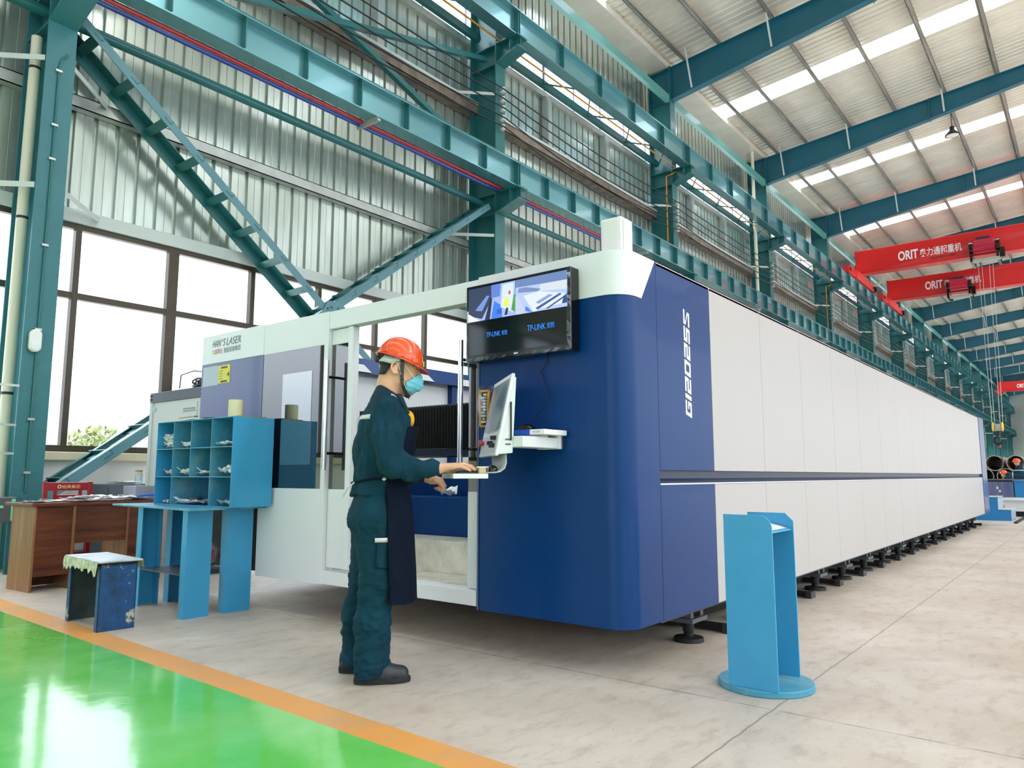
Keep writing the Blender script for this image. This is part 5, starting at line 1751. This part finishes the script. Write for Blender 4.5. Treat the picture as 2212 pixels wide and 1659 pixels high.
# right hand lying on the keys, palm down
def hand(pal, knk, tips, thumb, r=.0088):
    w = np.array(pal[0])
    for k_ in knk:
        B.cap(w, k_, .021, .0135, .014)
    for k_, (m1, m2, tp) in zip(knk, tips):
        B.chain([k_, m1, m2, tp], [.0105, r + .0008, r, r - .0014], .004)
    B.chain(thumb, [.015, .0115, .0105, .0085], .006)
kn = [(.435, -.128, 1.070), (.440, -.150, 1.073), (.434, -.172, 1.070), (.424, -.193, 1.064)]
tp = [((.480, -.122, 1.076), (.512, -.120, 1.066), (.535, -.119, 1.052)), ((.487, -.150, 1.079), (.523, -.151, 1.068), (.548, -.152, 1.051)),
      ((.480, -.177, 1.075), (.514, -.180, 1.063), (.537, -.182, 1.048)), ((.462, -.203, 1.066), (.489, -.208, 1.056), (.508, -.211, 1.046))]
hand([(.352, -.163, 1.055)], kn, tp, [(.375, -.142, 1.048), (.41, -.112, 1.044), (.445, -.103, 1.043), (.470, -.105, 1.041)])
# left hand loosely closed under the tray edge
kn = [(.392, .085, .996), (.398, .105, .990), (.394, .125, .986), (.386, .143, .984)]
tp = [((.410, .080, .970), (.395, .082, .952), (.375, .085, .955)), ((.416, .104, .962), (.400, .105, .942), (.378, .106, .946)),
      ((.410, .128, .960), (.394, .128, .940), (.372, .127, .945)), ((.398, .148, .962), (.384, .146, .946), (.366, .144, .951))]
hand([(.345, .104, 1.0)], kn, tp, [(.358, .078, .992), (.385, .066, .978), (.402, .070, .962), (.405, .082, .952)])
body = skin(B, 'body', 'skin', wk, P)
# face details
for sg in (-1, 1):
    MB().lathe([(0, -.006), (.008, -.004), (.0105, 0), (.008, .004), (0, .006)], P(.2335, sg * .036, 1.588), 12, PF + PL * sg * .45, sx=1.1, sy=.5).build('eye', M('eye_white', (215, 205, 198), .2), wk, True)
    MB().lathe([(0, 0), (.0048, 0), (.004, .0012), (0, .0014)], P(.2380, sg * .0385, 1.588), 10, PF + PL * sg * .45).build('iris', K['black'], wk, True)
    MB().tube([P(.224, sg * .052, 1.606), P(.240, sg * .036, 1.611), P(.249, sg * .018, 1.607)], [.003, .0048, .004], 6).build('eyebrow', K['hair'], wk, True)
# hair: short, below the helmet rim at the back and sides
Hh = Field((0.0, -.12, 1.46), (.28, .12, 1.76), .004)
Hh.ell((.141, 0, 1.635), (.101, .079, .108), .01, .18)
Hh.cap((.104, .022, 1.56), (.104, -.022, 1.56), .0605, .0605, .02)
g = np.meshgrid(*Hh.ax, indexing='ij', sparse=True)
Hh.d = np.maximum(Hh.d, -(g[2] - (1.552 + np.clip((g[0] - .075) * 1.6, 0, .2))) + 0 * g[1]).astype(np.float32)
Hh.d = np.maximum(Hh.d, g[0] - .185 + 0 * g[1] + 0 * g[2]).astype(np.float32)
skin(Hh, 'hair', 'hair', wk, P)
# jacket
J = Field((-.22, -.40, .86), (.42, .40, 1.54), .005)
J.stack([(.915, .035, 0, .122, .178), (.98, .055, 0, .124, .172), (1.06, .065, 0, .140, .178), (1.20, .067, 0, .148, .192), (1.32, .078, 0, .132, .200), (1.39, .083, 0, .096, .150), (1.44, .088, 0, .072, .095)], .03, 2.2)
J.cap((.08, -.09, 1.392), (.085, -.185, 1.350), .046, .060, .04)
J.cap((.08, .09, 1.392), (.085, .185, 1.350), .046, .060, .04)
for S, E, Wp in ((SR, ER, WR), (SL, EL, WL)):
    J.chain([S, tuple((np.array(S) + np.array(E)) / 2 + np.array((-.012, 0, 0))), E], [.068, .070, .068], .03)
    q = tuple(np.array(E) * .12 + np.array(Wp) * .88) if Wp is WR else tuple(np.array(E) * .2 + np.array(Wp) * .8)
    J.chain([E, tuple((np.array(E) + np.array(q)) / 2 + np.array((0, 0, -.008))), q], [.066, .056, .045], .025)
g = np.meshgrid(*J.ax, indexing='ij', sparse=True)
# V neckline opening at the front and cuff ends open to the wrists
vn = np.maximum(np.maximum(np.abs(g[1]) - (.012 + np.clip(g[2] - 1.24, 0, 1) * .40), 1.24 - g[2]), .12 - g[0])
J.d = np.maximum(J.d, -(vn + .0)).astype(np.float32)
jw = wrinkle(9, .015, (1, 1, .75))
jw2 = wrinkle(20, .009, (1.2, 1, .5))
jk = skin(J, 'jacket', 'teal_cloth', wk, P, lambda f, l, z: jw(f, l, z) + jw2(f, l, z), 2)
# collar
Cl = Field((-.02, -.14, 1.34), (.26, .14, 1.55), .004)
Cl.chain([(.105, 0, 1.46), (.085, 0, 1.40)], [.074, .082], .01)
g = np.meshgrid(*Cl.ax, indexing='ij', sparse=True)
zt = 1.505 - np.clip(g[0] - .04, 0, 1) * .62
Cl.d = np.maximum(np.maximum(np.abs(Cl.d) - .006, g[2] - zt + 0 * g[1]), (1.40 - np.clip(g[0] - .06, 0, 1) * .5) - g[2] + 0 * g[1]).astype(np.float32)
Cl.d = np.maximum(Cl.d, np.maximum(.02 - np.abs(g[1]), .13 - g[0]) * 0 + np.where((np.abs(g[1]) < .022) & (g[0] > .13), .02, -1) + 0 * g[2]).astype(np.float32)
Cl2 = Cl.like()
Cl2.cap((.15, -.055, 1.43), (.200, -.085, 1.335), .020, .010, .01)
Cl2.cap((.15, .055, 1.43), (.200, .085, 1.335), .020, .010, .01)
Cl.d = smin(Cl.d, Cl2.d, .012)
skin(Cl, 'collar', M('dark_teal_collar', (8, 46, 58), .85, bump=.3, bs=60), wk, P)
# yellow shirt showing at the neck opening
Ys = J.like()
Ys.ell((.200, -.01, 1.315), (.036, .045, .05), .02)
Ys.stack([(1.18, .070, 0, .130, .10), (1.32, .078, 0, .122, .10), (1.42, .10, 0, .07, .07)], .01, 2.2)
g = np.meshgrid(*J.ax, indexing='ij', sparse=True)
Ys.d = np.maximum(Ys.d, .12 - g[0] + 0 * g[1] + 0 * g[2]).astype(np.float32)
skin(Ys, 'shirt', 'yellow', wk, P)
# reflective tapes laid on the cloth
from mathutils.bvhtree import BVHTree
def strip_on(obj, name, rows, dirv, off=.0025):
    """rows: lists of (f, l, z) start points cast along dirv onto the garment"""
    me = obj.data
    bt = BVHTree.FromPolygons([v.co for v in me.vertices], [tuple(p.vertices) for p in me.polygons])
    grid = []
    for row in rows:
        r_ = []
        for q in row:
            d = dirv if not callable(dirv) else dirv(q)
            w = (PF * d[0] + PL * d[1] + Vector((0, 0, d[2]))).normalized()
            o_ = P(*q) - PO
            hit = bt.ray_cast(o_, w)
            r_.append((hit[0] if hit[0] is not None else o_) - w * off + PO)
        grid.append(r_)
    t_ = MB().sheet(grid).build(name, K['reflect'], wk, True, sharp=180)
    t_.modifiers.new('t', 'SOLIDIFY').thickness = .0015
    return t_
N2 = 30
strip_on(jk, 'back_tape', [[(-.3, .17 - .355 * i / N2, 1.328 + dz - .012 * (i / N2)) for i in range(N2 + 1)] for dz in (-.012, 0, .012)], (1, 0, 0))
strip_on(jk, 'shoulder_tape', [[(.118 + df, -.105 - .085 * i / 14, 1.62) for i in range(15)] for df in (-.013, 0, .013)], (0, 0, -1))
# trousers
T = Field((-.20, -.30, .03), (.28, .30, 1.02), .0055)
T.stack([(.78, .035, 0, .118, .178), (.88, .04, 0, .118, .172), (1.0, .055, 0, .108, .155)], .03, 2.2)
T.cap((-.018, -.075, .80), (-.018, .075, .80), .075, .075, .05)
T.chain([(.045, -.095, .80), (.055, -.10, .50), (.040, -.105, .30), (.032, -.105, .075)], [.108, .094, .090, .082], .03)
T.chain([(.04, .095, .80), (.015, .11, .50), (-.02, .12, .30), (-.045, .12, .075)], [.108, .092, .088, .080], .03)
tw = wrinkle(8, .016, (1, 1, .55))
tw2 = wrinkle(22, .009, (.7, .7, 1.3))
TR = skin(T, 'trousers', 'teal_cloth', wk, P, lambda f, l, z: tw(f, l, z) + tw2(f, l, z) * (1 if z < .55 else .5))
pk = T.like()
g = np.meshgrid(*T.ax, indexing='ij', sparse=True)
pk.d = np.maximum(T.d - .012, np.maximum(np.maximum(np.abs(g[0] - .085) - .05, np.abs(g[2] - .63) - .07), g[1] + .12)).astype(np.float32)
skin(pk, 'thigh_pocket', 'teal_cloth', wk, P, lambda f, l, z: tw(f, l, z))
strip_on(TR, 'pocket_tape', [[(.036 + .095 * i / 12, -.35, .702 + dz) for i in range(13)] for dz in (-.011, 0, .011)], (0, 1, 0), .014)
# apron: bib, waist tie and long skirt
A = Field((-.16, -.30, .36), (.36, .30, 1.32), .005)
A.stack([(.375, .10, -.01, .165, .215), (.60, .09, -.005, .158, .205), (.80, .075, 0, .160, .200), (.95, .070, 0, .148, .192), (1.02, .075, 0, .146, .188), (1.12, .085, 0, .150, .17), (1.285, .135, 0, .128, .15)], .01, 2.3)
g = np.meshgrid(*A.ax, indexing='ij', sparse=True)
edge = np.where(g[2] < 1.0, .085 + (1.0 - g[2]) * .05, .085 + (g[2] - 1.0) * .42)
A.d = np.maximum(np.maximum(A.d, -(A.d + .014)), np.maximum(edge - g[0], np.maximum(.385 - g[2], g[2] - 1.275)) + 0 * g[1]).astype(np.float32)
aw = wrinkle(7, .008, (1.3, 1.3, .35))
skin(A, 'apron', 'navy_cloth', wk, P, aw)
g0 = [P(.085, -.186, 1.0), P(.03, -.182, 1.005), P(-.03, -.15, .995), P(-.075, -.08, .985), P(-.085, 0, .98)]
MB().tube(g0, .006, 6).build('apron_tie', K['navy_cloth'], wk, True)
MB().tube([P(.07, -.19, 1.005), P(.075, -.192, 1.0), P(.08, -.191, 1.006)], .009, 8).build('tie_knot', K['reflect'], wk, True)
MB().tube([P(-.07, -.10, .985), P(-.105, -.09, .955), P(-.125, -.07, .915), P(-.12, -.06, .93)], .004, 6).build('loose_string', K['reflect'], wk, True)
# shoes
for nm, f0, l0 in (('right', -.005, -.108), ('left', -.082, .122)):
    S_ = Field((f0 - .10, l0 - .10, -.004), (f0 + .30, l0 + .10, .16), .0042)
    S_.chain([(f0 + .00, l0, .052), (f0 + .10, l0, .050), (f0 + .185, l0, .040)], [.042, .045, .040], .03)
    S_.chain([(f0 + .01, l0, .085), (f0 + .055, l0, .085)], [.042, .036], .03)
    g = np.meshgrid(*S_.ax, indexing='ij', sparse=True)
    S_.d = np.maximum(S_.d, .014 - g[2] + 0 * g[0] + 0 * g[1]).astype(np.float32)
    sh = skin(S_, 'shoe', 'shoe', wk, P)
    o = []
    for k_ in range(36):
        a = 2 * PI * k_ / 36
        x = .095 + .138 * math.cos(a)
        w_ = .047 * (1.04 if x > .12 else .88)
        o.append((x, w_ * math.sin(a)))
    m = MB()
    lo_ = [P(f0 + x, l0 + y, .001) for x, y in o]
    md_ = [P(f0 + .095 + (x - .095) * 1.02, l0 + y * 1.05, .014 + (.004 if x < .06 else 0)) for x, y in o]
    hi_ = [P(f0 + x, l0 + y, .028 + (.01 if x < .06 else 0)) for x, y in o]
    n_ = 36
    m.add(lo_ + md_ + hi_, [tuple(range(n_ - 1, -1, -1)), tuple(range(2 * n_, 3 * n_))] + [(r_ * n_ + i, r_ * n_ + (i + 1) % n_, (r_ + 1) * n_ + (i + 1) % n_, (r_ + 1) * n_ + i) for r_ in (0, 1) for i in range(n_)])
    m.build('sole', K['sole'], sh, True)
    m = MB()
    for k_ in range(4):
        x = f0 + .075 + k_ * .022
        z_ = .103 - k_ * .008
        m.tube([P(x, l0 - .026, z_ - .012), P(x + .006, l0, z_), P(x, l0 + .026, z_ - .012)], .0035, 6)
    m.build('laces', K['black'], sh, True)
# helmet with harness and chin strap, surgical mask
HT = -.33
def HX(u, v, w):      # helmet frame: u forward, w up, pitched nose-down
    c, s_ = math.cos(HT), math.sin(HT)
    return P(.150 + u * c - w * s_ * 1.0, v, 1.632 + u * s_ + w * c)
hm = None
g = []
nA, nP = 48, 14
for i in range(nP + 1):
    ph = PI / 2 * i / nP
    row = []
    for j in range(nA + 1):
        a = 2 * PI * j / nA
        rr_ = math.cos(ph) ** .82
        rib = 1 + .012 * math.exp(-(math.sin(a) * 4) ** 2) * math.sin(2 * ph)
        row.append(HX(.124 * rr_ * math.cos(a) * rib, .108 * rr_ * math.sin(a), .128 * math.sin(ph) * rib))
    g.append(row)
hm = MB().sheet(g).build('helmet', K['orange_h'], wk, True)
so = hm.modifiers.new('shell', 'SOLIDIFY')
so.thickness = .003
g = []
for r_, dz in ((1.0, .004), (1.0, -.004), (1.5, 0), (1.5, .004)):
    row = []
    for j in range(nA + 1):
        a = 2 * PI * j / nA
        fr = max(0, math.cos(a)) ** 1.6
        ex = 0 if r_ == 1.0 else .010 + .040 * fr
        dr = 0 if r_ == 1.0 else -.010 * fr - .004
        row.append(HX((.124 + ex) * math.cos(a), (.108 + ex * .8) * math.sin(a), dz + dr))
    g.append(row)
MB().sheet(g).build('brim', K['orange_h'], hm, True)
m = MB()
for a_, u in ((-.9, 0), (-1.6, 0), (-2.4, 0)):
    c = HX(.124 * math.cos(a_), .108 * math.sin(a_), .018)
    nrm = (HX(.2 * math.cos(a_), .2 * math.sin(a_), .018) - HX(0, 0, .018)).normalized()
    m.obox(c, nrm * .005, nrm.cross(Vector((0, 0, 1))).normalized() * .02, (0, 0, .012))
m.build('slot_boss', K['orange_h'], hm, bevel=.003)
MB().obox(HX(.128, 0, .026), PF * .003, PL * .02, (0, 0, .013)).build('badge', K['yel_label'], hm)
g = []
for w0 in (-.004, -.042):
    g.append([HX(.104 * math.cos(a), .092 * math.sin(a), w0 * (1.0 if math.cos(a) < -.2 else .45)) for a in [PI * .5 + PI * k_ / 20 * 1.0 for k_ in range(21)]])
hb = MB().sheet(g).build('headband', K['cab'], hm, True)
hb.modifiers.new('t', 'SOLIDIFY').thickness = .003
MB().lathe([(0, -.012), (.017, -.012), (.019, -.006), (.019, .006), (.014, .012), (0, .012)], HX(-.112, 0, -.030), 16, PF).build('ratchet_knob', K['grey_black'], hm, True)
m = MB()
for sg in (-1, 1):
    pts = [(.165, sg * .086, 1.632), (.160, sg * .0865, 1.58), (.160, sg * .082, 1.53), (.168, sg * .072, 1.49), (.185, sg * .05, 1.452), (.204, sg * .022, 1.437)]
    for p, q in zip(pts[:-1], pts[1:]):
        m.bar(P(*p), P(*q), .003, .02, PF)
m.bar(P(.204, -.024, 1.437), P(.204, .024, 1.437), .003, .018, (0, 0, 1))
m.build('chin_strap', K['grey_black'], wk)
Mk = Field((.10, -.10, 1.42), (.31, .10, 1.60), .0035)
Mk.ell((.182, 0, 1.512), (.083, .070, .066), .02, .1)
Mk.cap((.252, 0, 1.550), (.258, 0, 1.50), .016, .016, .03)
g = np.meshgrid(*Mk.ax, indexing='ij', sparse=True)
side = (.195 - np.clip(g[2] - 1.47, 0, .2) * -.12)
topz = 1.512 + np.clip(g[0] - .19, 0, .1) * .75
Mk.d = np.maximum(np.maximum(np.abs(Mk.d) - .003, np.maximum(.182 - g[0], g[2] - topz) + 0 * g[1]), 1.447 - g[2] + 0 * g[0] + 0 * g[1]).astype(np.float32)
pw0 = wrinkle(30, .003, (1, .3, 1.2))
pw = lambda f, l, z: pw0(f, l, z) + .0012 * math.sin((z - 1.45 + f * .3) * 230)
mk = skin(Mk, 'face_mask', 'mask', wk, P, pw)
m = MB()
for sg in (-1, 1):
    m.tube([P(.225, sg * .066, 1.535), P(.175, sg * .083, 1.60), P(.14, sg * .088, 1.608)], .0018, 5)
    m.tube([P(.186, sg * .071, 1.470), P(.155, sg * .084, 1.55), P(.14, sg * .088, 1.606)], .0018, 5)
m.build('ear_loop', K['porcelain'], mk)

# ------------------------------------------------------------------ two workers far down the hall
def far_worker(o, fx, lab, pose):
    F_ = Vector((fx[0], fx[1], 0)).normalized()
    L__ = Vector((-F_.y, F_.x, 0))
    O_ = Vector(o)
    xf = lambda f, l, z: O_ + F_ * f + L__ * l + Vector((0, 0, z))
    t = thing('person', lab, 'person', o)
    b = Field((-.35, -.40, 0), (.95, .40, 1.8), .014)
    if pose == 'stand':
        hip, neck, head = (0, 0, .90), (.06, 0, 1.38), (.11, 0, 1.52)
        hands = [(.38, -.2, 1.02), (.38, .2, 1.02)]
        el = [(.12, -.27, 1.08), (.12, .27, 1.08)]
    else:
        hip, neck, head = (0, 0, .92), (.46, 0, 1.10), (.62, 0, 1.06)
        hands = [(.62, -.18, .90), (.64, .16, .90)]
        el = [(.42, -.28, .90), (.42, .28, .90)]
    b.ell(head, (.095, .078, .115), .02)
    b.cap(head, neck, .055, .045, .02)
    for i_ in (0, 1):
        b.chain([el[i_], hands[i_]], [.04, .03], .02)
        b.ell(hands[i_], (.05, .03, .02), .02)
        b.cap((hip[0], (-.1, .1)[i_], .9), (0, (-.11, .11)[i_], .06), .07, .045, .02)
    b.cap(neck, hip, .06, .07, .02)
    skin(b, 'body', 'skin', t, xf, None, 1)
    c = Field((-.35, -.42, .04), (.95, .42, 1.6), .014)
    nk = tuple(np.array(neck) + np.array((-.02, 0, -.06)))
    for sg in (-1, 1):
        c.cap((hip[0], sg * .08, hip[2]), (nk[0], sg * .10, nk[2]), .11, .11, .06)
        c.chain([(nk[0], sg * .19, nk[2] - .02), el[(sg + 1) // 2], tuple(np.array(el[(sg + 1) // 2]) * .3 + np.array(hands[(sg + 1) // 2]) * .7)], [.075, .068, .05], .04)
        c.chain([(hip[0], sg * .09, .9), (.01, sg * .11, .5), (0, sg * .11, .09)], [.11, .09, .08], .04)
    skin(c, 'overalls', 'teal_cloth', t, xf, None, 1)
    s_ = c.like()
    g = np.meshgrid(*c.ax, indexing='ij', sparse=True)
    mid = (np.array(neck) + np.array(hip)) / 2
    s_.d = np.maximum(c.d - .008, (np.abs(g[0] - mid[0] - .1) if pose != 'stand' else np.abs(g[2] - 1.22)) - .02 + 0 * g[0] + 0 * g[1] + 0 * g[2]).astype(np.float32)
    skin(s_, 'reflective_band', 'reflect', t, xf, None, 1)
    h = MB()
    hc = xf(head[0], 0, head[2] + .035)
    h.lathe([(.135, 0), (.13, .02), (.125, .05), (.10, .10), (.05, .13), (0, .135)], hc, 20)
    h.lathe([(.12, -.004), (.165, -.008), (.165, 0), (.12, .006)], hc + F_ * .02, 20)
    h.build('helmet', K['orange_h'], t, True)
    for sg in (-1, 1):
        MB().obox(xf(.06, sg * .11, .045), F_ * .14, L__ * .05, (0, 0, .045)).build('shoe', K['shoe'], t, bevel=.02)
far_worker((35.2, 2.40, 0), (-.3, .95), 'distant standing worker in orange helmet, head bowed, before the steel pipes', 'stand')
far_worker((34.6, 2.29, 0), (-.05, 1), 'distant worker in orange helmet bending low over the steel box', 'bend')

# tree outside the window
tr_ = thing('tree', 'pale green leafy tree outside the window behind the desk', 'tree', (9.0, 22, -.2))
MB().tube([(9.0, 22, -.2), (9.1, 22.1, 1.0), (9.0, 22, 1.8)], [.12, .09, .04], 8).build('trunk', K['bark'], tr_, True)
m = MB()
rr = random.Random(11)
for k_ in range(1500):
    u, v, w = rr.gauss(0, 1), rr.gauss(0, 1), rr.gauss(0, 1)
    n_ = math.sqrt(u * u + v * v + w * w)
    r_ = rr.random() ** .4
    c = Vector((9.0 + u / n_ * r_ * 1.1, 22 + v / n_ * r_ * 1.0, 1.35 + w / n_ * r_ * 1.05))
    if c.z < .2:
        continue
    a = Vector((rr.gauss(0, 1), rr.gauss(0, 1), rr.gauss(0, 1))).normalized()
    b = a.orthogonal().normalized()
    s_ = .07 + .06 * rr.random()
    m.add([c - a * s_, c - b * s_ * .5, c + a * s_, c + b * s_ * .5], [(0, 1, 2, 3)])
m.build('foliage', K['leaf'], tr_)
